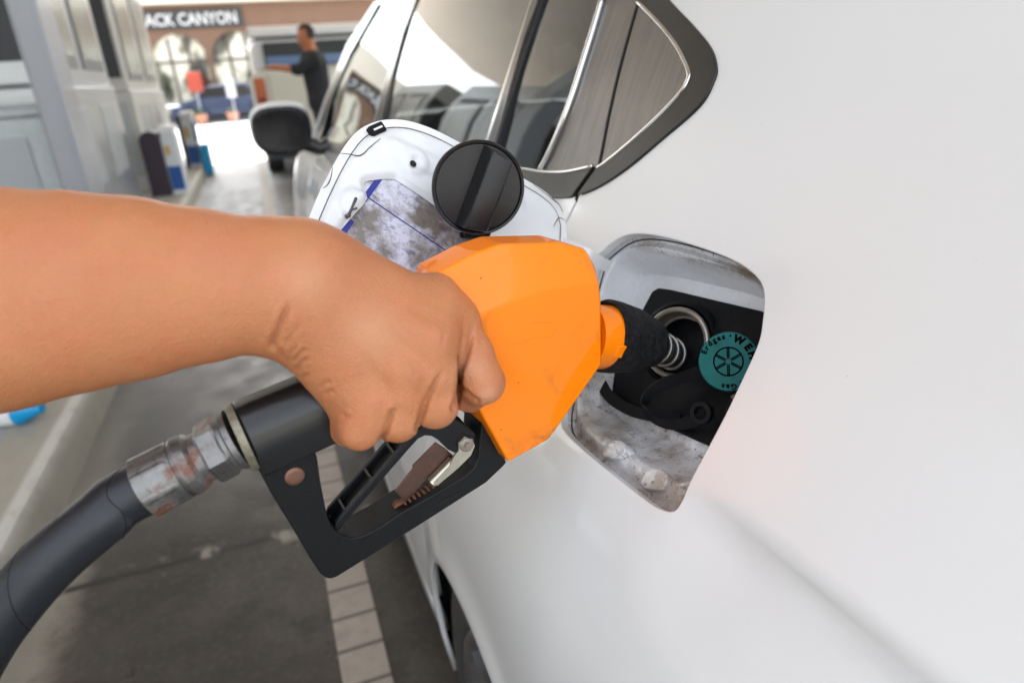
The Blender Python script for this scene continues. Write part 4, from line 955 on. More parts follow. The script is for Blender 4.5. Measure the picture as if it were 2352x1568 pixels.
S0_, S1_ = P(1492, 786, .482), P(1600, 842, .552); ds = nrm(S1_-S0_); LS = np.linalg.norm(S1_-S0_)
SPR = simple('spring steel', (.28, .27, .25), .34, .85, var=.3, nscale=80)
mb = MB(); mb.lathe(S0_, ds, [(0, .0092), (LS, .0092), (LS, .006)], 32); sp_ = mb.build('spout', simple('dark spout steel', (.10, .10, .10), .35, .8), NZ, 50)
mb = MB(); turns = 7; pts = []
ee = nrm(np.cross(ds, e2)); ff_ = np.cross(ds, ee)
for i in range(turns*24+1):
    a = 2*pi*i/24; pts.append(S0_+ds*LS*i/(turns*24)+(ee*cos(a)+ff_*sin(a))*.0112)
mb.tube(pts, .0016, 8); mb.build('spout_spring', SPR, sp_, 180)
# handle
Ha, Hb = N(566, 998), N(1130, 752); hd = nrm(Hb-Ha); hu = np.cross(nN, hd); hu = hu if hu[2] > 0 else -hu
BLKM = simple('black coated metal', (.006, .0063, .007), .30, spec=.5, var=.3, nscale=40, bump=.25, bscale=700, coat=.15, dist=.0003)
hp = [(.0165, -.0185), (.0175, -.006), (.0172, .003), (.0150, .0100), (.0105, .0155), (.005, .0185), (-.005, .0185), (-.0105, .0155), (-.015, .010), (-.0172, .003), (-.0165, -.0185)]
mb = MB(); mb.loops([[q+nN*x+hu*y for x, y in hp] for q in (Ha, Hb)]); hnd = mb.build('handle', BLKM, NZ, 32, bevel=.0012)
# rim at the back of the handle, with worn plating
DIRT = simple('worn plating', (.25, .23, .17), .5, .6, var=.5, nscale=200, bump=.8, bscale=400, dist=.001)
mb = MB(); mb.lathe(Ha-hd*.0045, hd, [(0, .012), (0, .0182), (.0015, .0192), (.0040, .0192), (.0046, .012)], 48); mb.build('end_ring', DIRT, hnd, 40)
# guard
GUARD = simple('black guard plastic', (.0045, .005, .006), .5, spec=.28, var=.3, nscale=50, bump=.5, bscale=650, dist=.0004)
gp = [(225, 668), (330, 865), (480, 1108), (598, 1308), (625, 1345), (655, 1392), (690, 1422), (728, 1428), (765, 1415), (935, 1310), (1340, 1055), (1740, 800), (1850, 695), (1873, 668), (1722, 330), (1640, 140),
      (1560, 160), (1640, 320), (1718, 345), (1702, 500), (1690, 630), (1660, 705), (1595, 762), (1400, 875), (1190, 992), (1060, 1080), (960, 1135), (900, 1155), (850, 1160), (790, 1142), (735, 1095), (708, 1035), (690, 960), (655, 780), (637, 640), (618, 592), (575, 572), (350, 665), (300, 700)]
mb = MB(); gw = .0125
a2 = [(((p-A0)@aN), p[2]) for p in [N5(x, y, gw) for x, y in gp]]
vo, fo, nb = tri2d(a2)
off0 = nN*gw; base3 = [np.array([A0[0], A0[1], 0.])+aN*x+np.array([0, 0, 1.])*y+off0 for x, y in vo]
n_ = len(base3); mb.add(base3+[p-nN*2*gw for p in base3], [f for f in fo]+[tuple(n_+i for i in f[::-1]) for f in fo]+[(i, (i+1) % nb, n_+(i+1) % nb, n_+i) for i in range(nb)])
gd = mb.build('trigger_guard', GUARD, NZ, 30)
bv = gd.modifiers.new('b', 'BEVEL'); bv.width = .0014; bv.segments = 2; bv.limit_method = 'ANGLE'; bv.angle_limit = radians(50)
mb = MB(); nprism(mb, [(1430, 935), (1445, 915), (1585, 848), (1590, 862), (1560, 885), (1440, 950)], gw+.0003, gw-.001); mb.build('guard_slot', BLACKP, gd)
RIV = simple('copper rivet', (.20, .10, .07), .45, .6, var=.3, nscale=150)
mb = MB(); c = N5(488, 757, gw); mb.lathe(c, nN, [(-.002, .0052), (.0003, .0052), (.0008, .0046), (.0010, .003), (.001, .0001)], 32); mb.build('rivet', RIV, gd, 40)
# lever
lev = [(1480, 352), (1560, 395), (1640, 445), (1672, 480), (1660, 545), (1600, 610), (1545, 610), (1490, 585), (1425, 522), (1385, 497), (1340, 492), (1295, 515), (1240, 575), (1100, 735), (900, 965), (775, 1112), (748, 1100), (755, 1062), (880, 920), (1080, 690), (1230, 520), (1290, 455), (1380, 400)]
def side2(px, near, far, mb):
    q = [N5(x, y, near) for x, y in px]; a2 = [((p-A0)@aN, p[2]) for p in q]; vo, fo, nb = tri2d(a2)
    b3 = [np.array([A0[0], A0[1], 0.])+nN*near+aN*x+np.array([0, 0, 1.])*y for x, y in vo]; n_ = len(b3)
    mb.add(b3+[p-nN*(near-far) for p in b3], list(fo)+[tuple(n_+i for i in f[::-1]) for f in fo]+[(i, (i+1) % nb, n_+(i+1) % nb, n_+i) for i in range(nb)])
mb = MB(); side2(lev, .0095, .0065, mb); lv = mb.build('lever', BLACKP, NZ, 30, bevel=.0006)
L3 = [N5(x, y, .0095) for x, y in lev]
mb = MB(); a2 = [((p-A0)@aN, p[2]) for p in L3]; vo, fo, nb = tri2d(a2); b3 = [np.array([A0[0], A0[1], 0.])-nN*.0065+aN*x+np.array([0, 0, 1.])*y for x, y in vo]; n_ = len(b3)
mb.add(b3+[p-nN*.003 for p in b3], list(fo)+[tuple(n_+i for i in f[::-1]) for f in fo]+[(i, (i+1) % nb, n_+(i+1) % nb, n_+i) for i in range(nb)]); mb.build('lever_rail', BLACKP, lv, 30, bevel=.0006)
mb = MB(); q = [N5(x, y, .0065) for x, y in ((762, 1100), (905, 925), (1095, 705), (1240, 540), (1300, 478))]
for i in range(4):
    a, b = q[i], q[i+1]; d = nrm(b-a); u2 = np.cross(nN, d); u2 = u2 if u2[2] > 0 else -u2
    mb.loops([[p+u2*h-nN*t for h, t in ((-.001, 0), (.0006, 0), (.0006, .013), (-.001, .013))] for p in (a, b)])
for t in (.15, .4, .62, .85):
    i = min(3, int(t*4)); a = q[i]*(1-(t*4-i))+q[i+1]*(t*4-i); d = nrm(q[i+1]-q[i]); u2 = np.cross(nN, d); u2 = u2 if u2[2] > 0 else -u2
    mb.loops([[a+u2*h-nN*tt+d*k for h, tt in ((0, 0), (.004, 0), (.004, .013), (0, .013))] for k in (-.0008, .0008)])
mb.build('lever_web', BLACKP, lv)
# latch
RUSTP = simple('brown latch plate', (.13, .075, .06), .38, .75, var=.4, nscale=120); ZINC = simple('latch zinc', (.50, .47, .38), .3, .9, var=.3, nscale=120); RUST = simple('rust', (.16, .06, .025), .8, .2, var=.5, nscale=300)
mb = MB(); side2([(1410, 538), (1470, 575), (1530, 628), (1352, 782), (1330, 800), (1215, 932), (1143, 858), (1262, 708), (1258, 692)], .006, .0045, mb); lt = mb.build('latch_plate', RUSTP, NZ, bevel=.0004)
mb = MB(); mb.tube([N5(1380, 800, .008), N5(1520, 655, .008)], .0034, 20); side2([(1500, 690), (1530, 625), (1560, 590), (1560, 540), (1600, 500), (1650, 515), (1664, 560), (1640, 620), (1560, 700), (1420, 818), (1395, 800)], .0115, .0098, mb); mb.build('latch_bracket', ZINC, lt, 40)
mb = MB(); mb.lathe(N5(1612, 553, .0118), nN, [(-.001, .0045), (.0005, .0045), (.0008, .0038), (.0008, .0018), (.0016, .0016), (.0018, .0001)], 28); mb.build('pivot_pin', OLD, lt, 40)
mb = MB(); c0, c1 = N5(1180, 960, .004), N5(1430, 830, .004); dd = nrm(c1-c0); ee = nN; ff_ = np.cross(dd, ee); pts = []
for i in range(8*16+1):
    a = 2*pi*i/16; pts.append(c0+(c1-c0)*i/128+(ee*cos(a)+ff_*sin(a))*.0042)
mb.tube(pts, .0008, 6); mb.lathe(N5(1180, 962, .005), nN, [(0, .0001), (.001, .004), (-.004, .004)], 20); mb.build('latch_spring', RUST, lt, 180)
re_base(NZ, tuple(N(1250, 800)))
# ------------------------------------------------------------------ hose with its crimped coupling
HS = root('fuel_hose', 'thick black fuel hose with a rusty steel coupling, hanging from the nozzle handle', 'fuel hose')
c0 = Ha-hd*.0045; c1 = P(330, 1120, .345); cdx = nrm(c1-c0); LC = np.linalg.norm(c1-c0)
def m_coup():
    s = NT('rusty galvanised steel'); n = s.noise(60, 6, .65); n2 = s.noise(260, 4, .6); n3 = s.noise(35, 4, .6)
    c = s.mix(n3, (.11, .108, .105, 1), (.29, .285, .28, 1)); c = s.mix(s.g(n, .52, .62), c, (.15, .065, .04, 1)); c = s.mix(s.math('MULTIPLY', s.g(n2, .55, .7), .5), c, (.06, .04, .03, 1))
    s.set('Base Color', c); s.set('Metallic', s.mix(s.g(n, .5, .6), (.85, .85, .85, 1), (.1, .1, .1, 1))); s.set('Roughness', .42); s.bump(n2, .5, .0006); return s.m
CP = m_coup()
mb = MB(); mb.lathe(c0, cdx, [(0, .0165), (.003, .0165), (.004, .0155), (.006, .0155)], 40)
mb.lathe(c0, cdx, [(.006, .0158), (.0075, .0168), (.0155, .0168), (.017, .0158)], 6)
mb.lathe(c0, cdx, [(.017, .0135), (.021, .0135), (.023, .0155), (.028, .0165), (.031, .0155)], 40); mb.build('swivel_nut', CP, HS, 25)
mb = MB(); mb.lathe(c0, cdx, [(.030, .0155), (.032, .0168), (LC*.97, .0172), (LC, .0165), (LC, .013)], 8); mb.lathe(c0, cdx, [(.0305, .0160), (LC*.985, .0164)], 48, cap=False); mb.build('ferrule', CP, HS, 25, bevel=.0012)
hp_ = [c1-cdx*.004, c1+cdx*.012, P(235, 1186, .338), P(160, 1248, .335), P(95, 1310, .333), P(30, 1385, .333), P(-35, 1475, .336), P(-90, 1585, .345), P(-150, 1770, .365), P(-200, 2050, .42), P(-260, 2350, .55), P(-430, 2450, .8)]
mb = MB(); hc = catmull(hp_, 14, closed=False); mb.tube(hc, .0143, 40)
def m_hose():
    s = NT('black hose rubber'); n = s.noise(8, 3); n2 = s.noise(500, 3); wv = s.n('ShaderNodeTexWave'); wv.inputs['Scale'].default_value = 9; wv.inputs['Distortion'].default_value = 2.; wv.inputs['Detail'].default_value = 1; s.l(s.mapping((1, 1, 1), (.3, .9, .5)), wv.inputs['Vector'])
    s.set('Base Color', s.mix(n, (.010, .012, .016, 1), (.017, .020, .026, 1))); s.set('Roughness', .42); s.bump(n2, .15, .0003, normal=s.bump(wv.outputs['Fac'], .03, .002)); return s.m
hz_ = mb.build('hose', m_hose(), HS, 180)
# the helical wrap mark in the rubber cover
mb = MB(); pts = []
for i in range(260):
    t = i/259*(len(hc)-30); k = int(t); p = hc[k]*(1-(t-k))+hc[k+1]*(t-k); T = nrm(hc[k+1]-hc[k]); uu = nrm(np.cross(T, nN)); vv = np.cross(T, uu)
    a = -2*pi*i/95+1.2; pts.append(p+(uu*cos(a)+vv*sin(a))*.0142)
mb.tube(pts, .0003, 6); mb.build('wrap_seam', RUBBER, hz_, 180)
re_base(HS, tuple(c0))
re_base(CAR, (.95, 1.9, 0))
# ------------------------------------------------------------------ bodies: blended tapered limbs polygonised as one surface
def surface_nets(f, org, h):
    """f: 3-D field, negative inside -> verts, quads"""
    s = f < 0; nx, ny, nz = f.shape
    cs = s[:-1, :-1, :-1].astype(np.int8)
    acc = np.zeros((nx-1, ny-1, nz-1), np.int8)
    for a in (0, 1):
        for b in (0, 1):
            for c in (0, 1): acc += s[a:nx-1+a, b:ny-1+b, c:nz-1+c]
    act = (acc > 0) & (acc < 8); I = np.argwhere(act); idx = -np.ones(act.shape, np.int64); idx[act] = np.arange(len(I))
    P_ = np.zeros((len(I), 3)); W = np.zeros(len(I)); x, y, z = I.T
    for ax in range(3):
        for a in (0, 1):
            for b in (0, 1):
                o0 = [0, 0, 0]; oth = [k for k in range(3) if k != ax]; o0[oth[0]] = a; o0[oth[1]] = b; o1 = list(o0); o1[ax] = 1
                v0 = f[x+o0[0], y+o0[1], z+o0[2]]; v1 = f[x+o1[0], y+o1[1], z+o1[2]]; m = (v0 < 0) != (v1 < 0)
                t = np.where(m, v0/np.where(m, v0-v1, 1), 0); q = np.tile(np.array(o0, float), (len(I), 1)); q[:, ax] += t
                P_[m] += q[m]; W[m] += 1
    V = (I+P_/W[:, None])*h+org; Q = []
    for ax in range(3):
        o1, o2 = [k for k in range(3) if k != ax]
        sl0 = [slice(1, -1)]*3; sl0[ax] = slice(0, -1); sl1 = list(sl0); sl1[ax] = slice(1, None)
        A = s[tuple(sl0)]; B = s[tuple(sl1)]; E_ = np.argwhere(A != B); off = np.array([1, 1, 1]); off[ax] = 0; E_ = E_+off
        fl = s[E_[:, 0], E_[:, 1], E_[:, 2]]
        d1 = np.zeros(3, int); d1[o1] = 1; d2 = np.zeros(3, int); d2[o2] = 1
        g = lambda q: idx[q[:, 0], q[:, 1], q[:, 2]]
        a, b, c, d = g(E_-d1-d2), g(E_-d2), g(E_), g(E_-d1)
        q = np.stack([a, b, c, d], 1); flip = fl ^ (ax == 1); q[~flip] = q[~flip][:, ::-1]; Q.append(q)
    return V, np.concatenate(Q)
class Field:
    def __init__(s, lo, hi, h):
        s.h = h; s.org = np.array(lo, float); s.n = np.ceil((np.array(hi)-lo)/h).astype(int)+1
        s.ax = [s.org[i]+np.arange(s.n[i])*h for i in range(3)]; s.f = np.full(tuple(s.n), 1., np.float32)
    def blank(s): return np.full(tuple(s.n), 1., np.float32)
    def box(s, pts, pad):
        pts = np.array(pts); lo = pts.min(0)-pad; hi = pts.max(0)+pad
        return tuple(slice(int(max(0, (lo[i]-s.org[i])//s.h)), int(min(s.n[i], (hi[i]-s.org[i])//s.h+2))) for i in range(3))
    def cone(s, a, b, r1, r2, sq=None, pad=.016):
        """tapered capsule; sq=(axis, factor) flattens it along an axis"""
        a, b = np.array(a, float), np.array(b, float); sl = s.box([a, b], max(r1, r2)*1.3+pad)
        X, Y, Z = np.meshgrid(*[s.ax[i][sl[i]] for i in range(3)], indexing='ij', sparse=True)
        d = b-a; L2 = d@d+1e-12
        px, py, pz = X-a[0], Y-a[1], Z-a[2]; t = np.clip((px*d[0]+py*d[1]+pz*d[2])/L2, 0, 1)
        ex, ey, ez = px-t*d[0], py-t*d[1], pz-t*d[2]
        if sq is not None:
            n, k = np.array(sq[0]), sq[1]; e = ex*n[0]+ey*n[1]+ez*n[2]; q = (1/k-1)*e; ex, ey, ez = ex+n[0]*q, ey+n[1]*q, ez+n[2]*q
        return sl, (np.sqrt(ex*ex+ey*ey+ez*ez)-(r1+t*(r2-r1))).astype(np.float32)
    def add(s, f, prim, k):
        sl, d = prim; g = f[sl]
        if k > 0:
            hh = np.clip(.5+.5*(d-g)/k, 0, 1); f[sl] = d*(1-hh)+g*hh-k*hh*(1-hh)
        else: f[sl] = np.minimum(g, d)
    def merge(s, f, g, k):
        hh = np.clip(.5+.5*(g-f)/k, 0, 1); return g*(1-hh)+f*hh-k*hh*(1-hh)
def vsmooth(V, Q, n=1, lam=.5):
    e = np.concatenate([Q[:, [0, 1]], Q[:, [1, 2]], Q[:, [2, 3]], Q[:, [3, 0]]])
    for it in range(n):
        S_ = np.zeros_like(V); c = np.zeros(len(V))
        for a, b in ((0, 1), (1, 0)):
            np.add.at(S_, e[:, a], V[e[:, b]]); np.add.at(c, e[:, a], 1)
        V = V+lam*(S_/c[:, None]-V)
    return V
def subdivide(V, Q):
    e = np.concatenate([Q[:, [0, 1]], Q[:, [1, 2]], Q[:, [2, 3]], Q[:, [3, 0]]]); e.sort(1); key = e[:, 0]*len(V)+e[:, 1]
    u, inv = np.unique(key, return_inverse=True); inv = inv.ravel(); E_ = np.stack([u//len(V), u % len(V)], 1); nV, nE, nQ = len(V), len(u), len(Q)
    V2 = np.concatenate([V, V[E_].mean(1), V[Q].mean(1)]); m = nV+inv.reshape(4, nQ); c = nV+nE+np.arange(nQ)
    return V2, np.concatenate([np.stack([Q[:, i], m[i], c, m[(i+3) % 4]], 1) for i in range(4)])
def vnormals(V, Q):
    n = np.cross(V[Q[:, 2]]-V[Q[:, 0]], V[Q[:, 3]]-V[Q[:, 1]]); N_ = np.zeros_like(V)
    for i in range(4): np.add.at(N_, Q[:, i], n)
    return N_/(np.linalg.norm(N_, axis=1, keepdims=True)+1e-12)
def body_mesh(name, V, Q, mat, parent=None, attr=None):
    me = bpy.data.meshes.new(name); me.vertices.add(len(V)); me.vertices.foreach_set('co', V.astype(np.float32).ravel())
    me.loops.add(len(Q)*4); me.loops.foreach_set('vertex_index', Q.astype(np.int32).ravel()); me.polygons.add(len(Q))
    me.polygons.foreach_set('loop_start', np.arange(0, len(Q)*4, 4, dtype=np.int32)); me.update(calc_edges=True); me.validate()
    me.materials.append(mat); me.shade_smooth()
    if attr is not None:
        at = me.attributes.new('tone', 'FLOAT_COLOR', 'POINT'); at.data.foreach_set('color', attr.astype(np.float32).ravel())
    o = bpy.data.objects.new(name, me); COL.objects.link(o)
    if parent is not None: o.parent = parent
    return o
def m_skin():
    s = NT('skin'); a = s.n('ShaderNodeAttribute', attribute_name='tone'); n = s.noise(45, 5, .6); n2 = s.noise(350, 3, .6); n3 = s.noise(16, 3)
    vor = s.n('ShaderNodeTexVoronoi'); vor.inputs['Scale'].default_value = 900; s.l(s.mapping((1, 1, 1.6)), vor.inputs['Vector'])
    sp = s.n('ShaderNodeSeparateColor'); s.l(a.outputs['Color'], sp.inputs[0])
    c = s.mix(n3, (.44, .163, .062, 1), (.56, .235, .100, 1)); c = s.mix(s.math('MULTIPLY', s.g(n, .42, .70), .50), c, (.50, .155, .062, 1))
    c = s.mix(s.math('MULTIPLY', s.g(n2, .55, .72), .34), c, (.42, .16, .08, 1))
    c = s.mix(s.math('MULTIPLY', s.g(s.noise(110, 4, .6), .48, .66), .30), c, (.60, .20, .10, 1)); c = s.mix(sp.outputs[0], c, (.50, .155, .085, 1)); c = s.mix(sp.outputs[1], c, (.25, .095, .045, 1)); c = s.mix(sp.outputs[2], c, (.68, .37, .22, 1))
    s.set('Base Color', c); s.set('Roughness', .42); s.set('Specular IOR Level', .45); s.set('Subsurface Weight', .12); s.set('Subsurface Radius', (1., .35, .15)); s.set('Subsurface Scale', .004)
    nd = s.noise(230, 4, .65); b1 = s.bump(vor.outputs['Distance'], .5, .0009); s.bump(nd, .30, .0011, normal=b1); return s.m
SKIN = m_skin()
def c3(u, v, d): return np.array([(u-CX)/F*d, (v-CY)/F*d, d])      # lens-aligned metres: only a drafting frame, turned into place below
def build_arm():
    h = .00115
    F_ = Field(c3(-900, 250, .33)*[1, 1, 0]+[0, 0, .25], [c3(1230, 0, .40)[0], c3(0, 1110, .38)[1], .462], h) if False else Field((-.42, -.115, .262), (.018, .078, .452), h)
    A = F_.blank(); Zx = (0, 0, 1.)
    # forearm: from the elbow beyond the frame to the wrist
    fa = [((-700, 800), .318, .056), ((-300, 740), .312, .056), ((0, 688), .314, .0505), ((160, 672), .318, .0462), ((300, 663), .322, .0425), ((450, 657), .328, .0368), ((580, 655), .334, .0325), ((660, 668), .338, .0300)]
    for (p, d, r), (q, e, r2) in zip(fa[:-1], fa[1:]): F_.add(A, F_.cone(c3(*p, d), c3(*q, e), r, r2, (Zx, .80)), .005)
    # upper arm stub rising to the shoulder side
    F_.add(A, F_.cone(c3(-700, 800, .318), c3(-950, 560, .36), .055, .058), .02)
    # back of the hand: four metacarpals blended into a pad, thumb side and heel
    B = F_.blank()
    mc_ = [((705, 590), .344, .0165, (1000, 722), .362, .0150), ((715, 640), .338, .0170, (985, 782), .3515, .0135), ((705, 690), .340, .0160, (925, 850), .3475, .0130), ((695, 740), .345, .0150, (850, 918), .3470, .0128)]
    for p, d, r, q, e, r2 in mc_: F_.add(B, F_.cone(c3(*p, d), c3(*q, e), r, r2, (Zx, .92)), .014)
    F_.add(B, F_.cone(c3(760, 650, .358), c3(960, 760, .372), .022, .017), .012)
    F_.add(B, F_.cone(c3(690, 665, .342), c3(780, 770, .350), .0285, .024, (Zx, .85)), .016)
    F_.add(B, F_.cone(c3(695, 765, .350), c3(810, 935, .358), .0110, .0125), .012)          # heel, little-finger side
    F_.add(B, F_.cone(c3(1000, 680, .372), c3(1050, 735, .380), .0130, .0125), .010)        # web and root of the forefinger
    A = F_.merge(A, B, .014)
    F_.add(B, F_.cone(c3(800, 618, .352), c3(1005, 698, .3655), .0150, .0142), .010)
    # fingers, each its own chain of tapering segments closed round the handle and lever
    fing = dict(
        fore=([((1040, 738), .372, .0128), ((1085, 812), .3715, .0112), ((1110, 878), .3720, .01145), ((1078, 903), .390, .0100), ((1052, 893), .412, .0088), ((1040, 870), .425, .0075)], .0060),
        middle=([((985, 782), .3505, .0125), ((1000, 865), .3520, .0108), ((1000, 933), .3555, .0110), ((985, 930), .380, .0098), ((965, 900), .402, .0088), ((955, 872), .412, .0075)], .0050),
        ring=([((925, 850), .3470, .0122), ((925, 915), .3480, .0102), ((914, 966), .3500, .0104), ((895, 970), .374, .0094), ((880, 940), .396, .0084), ((872, 910), .406, .0072)], .0050),
        little=([((850, 918), .3465, .0118), ((842, 960), .3460, .0102), ((826, 986), .3465, .0100), ((800, 985), .366, .0088), ((795, 962), .386, .0078), ((795, 935), .396, .0068)], .0050))
    G = None
    for nme, (ch, k) in fing.items():
        f = F_.blank()
        for (p, d, r), (q, e, r2) in zip(ch[:-1], ch[1:]): F_.add(f, F_.cone(c3(*p, d), c3(*q, e), r, r2), .0035)
        G = f if G is None else F_.merge(G, f, .0016)
    A = F_.merge(A, G, .0075)
    # thumb: leaves the far side of the palm and lies along the handle
    T = F_.blank()
    for (p, d, r), (q, e, r2) in zip(*(lambda c: (c[:-1], c[1:]))([((760, 650), .362, .017), ((860, 690), .388, .0145), ((930, 740), .415, .0125), ((985, 780), .428, .0105)])): F_.add(T, F_.cone(c3(*p, d), c3(*q, e), r, r2), .006)
    A = F_.merge(A, T, .008)
    V, Q = surface_nets(A, F_.org, h); V = vsmooth(V, Q, 2, .5); V, Q = subdivide(V, Q); V = vsmooth(V, Q, 2, .5)
    Nn = vnormals(V, Q); 
    if (Nn[:, 2]*(V[:, 2]-.35)).sum() < 0: Q = Q[:, ::-1]; Nn = -Nn
    U = V[:, 0]/V[:, 2]*F+CX; Wv = V[:, 1]/V[:, 2]*F+CY; near = smoothstep(-.25, .35, -(Nn*V).sum(1)/np.linalg.norm(V, axis=1))
    disp = np.zeros(len(V)); tone = np.zeros((len(V), 4)); tone[:, 3] = 1
    zz = lambda pts, sx, sy, ox, oy: [(x*sx+ox, y*sy+oy) for x, y in pts]
    z6 = lambda pts: zz(pts, .26363, .26363, 551.25, 643.1)     # from the enlarged wrist view
    z7 = lambda pts: zz(pts, .23438, .23438, 918.75, 689.06)    # from the enlarged finger view
    creases = [(z6([(440, 180), (395, 290), (350, 400), (300, 510), (285, 560)]), 8, .0014, .34), (z6([(440, 390), (380, 480), (330, 560)]), 6, .0004, .08), (z6([(560, 350), (480, 450), (400, 540), (380, 580)]), 6, .0004, .08),
               (z6([(590, 590), (520, 650), (460, 720)]), 6, .0009, .15), (z6([(620, 660), (540, 710), (500, 760), (495, 810)]), 6, .0009, .2), (z6([(280, 570), (340, 610), (400, 690), (430, 715)]), 6, .0006, .15),
               (z6([(690, 960), (740, 905), (800, 885)]), 6, .0006, .12), (z6([(730, 1010), (780, 970), (830, 975)]), 6, .0007, .15), (z6([(620, 815), (560, 840), (540, 870)]), 5, .0006, .2), (z6([(870, 1150), (920, 1190), (970, 1190)]), 5, .0006, .2),
               (z6([(500, 560), (440, 640), (430, 700)]), 4, .0005, .15), (z6([(1370, 1110), (1320, 1150), (1290, 1250), (1265, 1340), (1225, 1400)]), 6, .0014, .42),
               (z7([(715, 200), (690, 400), (640, 570), (590, 700), (578, 830), (560, 960), (520, 1060)]), 6, .0018, .45), (z7([(580, 830), (640, 890), (700, 950), (760, 985)]), 5, .0014, .35),
               (z7([(440, 660), (350, 800), (260, 980), (215, 1120), (170, 1250)]), 6, .0014, .40), (z7([(430, 290), (420, 380), (400, 450)]), 5, .0004, .15), (z7([(100, 600), (130, 680), (160, 740)]), 6, .0004, .1)]
    for pts, wd, dp, dk in creases:
        pts = [np.array(p, float) for p in pts]; best = np.full(len(V), 1e9); tt = np.zeros(len(V)); n = len(pts)-1
        for i in range(n):
            a, b = pts[i], pts[i+1]; d = b-a; t = np.clip(((U-a[0])*d[0]+(Wv-a[1])*d[1])/(d@d), 0, 1); r = np.hypot(U-a[0]-t*d[0], Wv-a[1]-t*d[1]); m = r < best
            best[m] = r[m]; tt[m] = (i+t[m])/n
        end = smoothstep(0, .25, tt)*(1-smoothstep(.8, 1.05, tt)) if dp < .0012 else smoothstep(-.05, .3, tt)
        g = np.exp(-(best/wd)**2)*near*end; disp -= dp*g; disp += dp*.35*np.exp(-((best-wd*2.2)/(wd*1.2))**2)*near*end
        tone[:, 1] = np.maximum(tone[:, 1], dk*np.exp(-(best/(wd*.8))**2)*near*end)  # shade in the folds painted into the skin tone
    def blob(u, v, r, hgt=0., red=0., pale=0., sx=1.):
        g = np.exp(-(((U-u)/sx)**2+(Wv-v)**2)/r**2)*near; V_ = hgt*g; tone[:, 0] = np.maximum(tone[:, 0], red*g); tone[:, 2] = np.maximum(tone[:, 2], pale*g); return V_
    for a in ((1015, 785, 26, .0008, .0), (1018, 783, 14, .0, .55), (952, 862, 24, .0007, .0), (950, 858, 14, .0, .5), (1080, 850, 30, .0004, 0., .5), (1120, 905, 20, 0, .0, .5), (880, 930, 26, .0006, .15), (935, 985, 20, 0, .15), (840, 1005, 26, 0, .12), (1060, 940, 18, 0, .25), (775, 1000, 16, 0, .4),
              (1155, 870, 18, 0, .35), (820, 620, 60, 0, .22), (500, 560, 90, 0, .25), (100, 560, 120, 0, .3), (850, 760, 60, .0, 0, .35), (700, 640, 60, 0, 0, .3)): disp += blob(*a)
    # tendon hollows between the knuckles
    for a, b, dp in (((800, 700), (965, 828), .0007), ((780, 760), (895, 898), .0006), ((840, 650), (1020, 745), .0006)):
        a, b = np.array(a, float), np.array(b, float); d = b-a; t = np.clip(((U-a[0])*d[0]+(Wv-a[1])*d[1])/(d@d), 0, 1); r = np.hypot(U-a[0]-t*d[0], Wv-a[1]-t*d[1]); disp -= dp*np.exp(-(r/14)**2)*near*smoothstep(0, .8, t)
    V = V+Nn*disp[:, None]
    Wd = CAM+V[:, :1]*IX+V[:, 1:2]*IY+V[:, 2:3]*fwd
    return Wd, Q, tone
ARM = root('person', 'bare right arm and hand gripping the fuel nozzle, reaching in from the left', 'person')
_V, _Q, _t = build_arm(); body_mesh('body', _V, _Q, SKIN, ARM, _t)
# sleeve over the upper arm, outside the frame
mb = MB(); e0, e1_ = P(-820, 690, .338), P(-1250, 240, .41); dd = nrm(e1_-e0); mb.lathe(e0, dd, [(0, .0585), (.003, .0625), (.06, .066), (.14, .070), (.14, .001)], 40, cap=False); mb.build('sleeve', simple('grey cotton', (.25, .26, .28), .9), ARM, 60)
re_base(ARM, P(650, 680, .34))
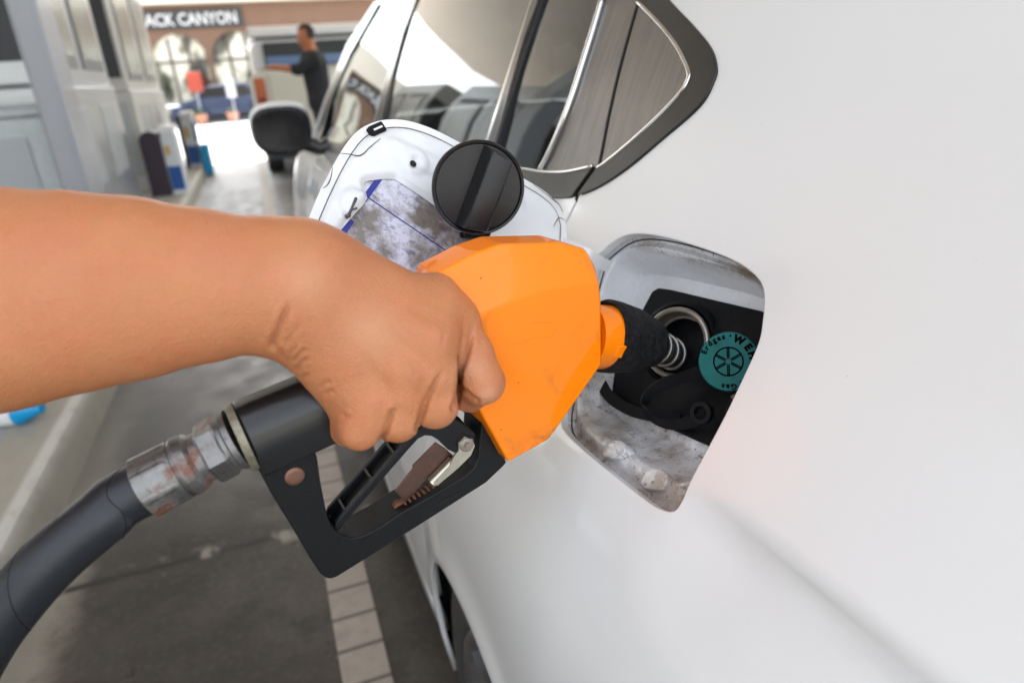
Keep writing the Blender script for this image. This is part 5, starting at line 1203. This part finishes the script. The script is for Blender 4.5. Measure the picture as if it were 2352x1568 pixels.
# ------------------------------------------------------------------ attendant by the pickup
def attendant():
    r = root('person', 'man in a dark shirt leaning one arm on the back of the cream pickup', 'person'); h = .012
    X, Y = .74, 8.35
    p = lambda x, y, z: (X+x, Y+y, z)
    Fd = Field((X-.65, Y-.35, -.02), (X+.35, Y+.35, 1.85), h)
    f = Fd.blank(); A = lambda a, b, r1, r2, k=.03, sq=None: Fd.add(f, Fd.cone(p(*a), p(*b), r1, r2, sq, pad=.06), k)
    A((-.01, 0, 1.60), (-.01, 0, 1.66), .082, .088, .02); A((-.05, 0, 1.57), (-.03, 0, 1.6), .05, .07, .03); A((-.11, 0, 1.62), (-.09, 0, 1.64), .014, .02, .02)   # skull, jaw, nose
    A((.02, 0, 1.45), (.0, 0, 1.58), .06, .055); A((.02, -.17, 1.40), (.02, .17, 1.40), .065, .065); A((.02, 0, 1.36), (.03, 0, 1.05), .135, .12, .06); A((.03, -.08, .95), (.03, .08, .95), .12, .12, .05)
    for s in (-1, 1):
        A((.03, .09*s, .92), (.02, .10*s, .5), .088, .062, .03); A((.02, .10*s, .5), (.03, .10*s, .1), .058, .04, .02); A((.04, .10*s, .05), (-.13, .11*s, .04), .042, .035, .02)
    A((.02, -.2, 1.39), (-.17, -.18, 1.30), .052, .045); A((-.17, -.18, 1.30), (-.40, -.12, 1.34), .042, .030); A((-.40, -.12, 1.34), (-.48, -.1, 1.34), .032, .02, .015)
    for k in range(4): A((-.46, -.13+.02*k, 1.345), (-.545, -.14+.025*k, 1.325), .011, .008, .004)
    A((-.44, -.14, 1.34), (-.50, -.175, 1.335), .011, .009, .005)
    A((.02, .2, 1.39), (.06, .24, 1.12), .052, .043); A((.06, .24, 1.12), (-.02, .25, .90), .04, .03); A((-.02, .25, .9), (-.04, .25, .82), .03, .022)
    V, Q = surface_nets(f, Fd.org, h); V = vsmooth(V, Q, 2)
    t = np.zeros((len(V), 4)); t[:, 3] = 1; t[:, 0] = .3; N_ = vnormals(V, Q)
    if ((N_*(V-V.mean(0))).sum()) < 0: Q = Q[:, ::-1]; N_ = -N_
    b = body_mesh('body', V, Q, SKIN, r, t)
    def cloth(name, mask, grow, mat):
        m = mask(V-np.array([X, Y, 0])); keep = m[Q].all(1); q = Q[keep]; u, inv = np.unique(q, return_inverse=True)
        body_mesh(name, V[u]+N_[u]*grow, inv.reshape(q.shape), mat, r)
    cloth('shirt', lambda w: (w[:, 2] > .88) & (w[:, 2] < 1.485) & (w[:, 0] > -.24) & ~((w[:, 2] < 1.10) & (w[:, 1] > .19)), .012, simple('charcoal cotton', (.020, .021, .026), .85))
    cloth('trousers', lambda w: (w[:, 2] < .93) & (w[:, 2] > .09) & (w[:, 1] < .205), .010, simple('dark trousers', (.03, .03, .04), .85))
    cloth('shoes', lambda w: w[:, 2] < .10, .008, BLACKP)
    cloth('hair', lambda w: (w[:, 2] > 1.60) & ((w[:, 2] > 1.695) | (w[:, 0] > -.01)), .012, simple('black hair', (.008, .007, .006), .6))
    re_base(r, (X, Y, 0))
attendant()
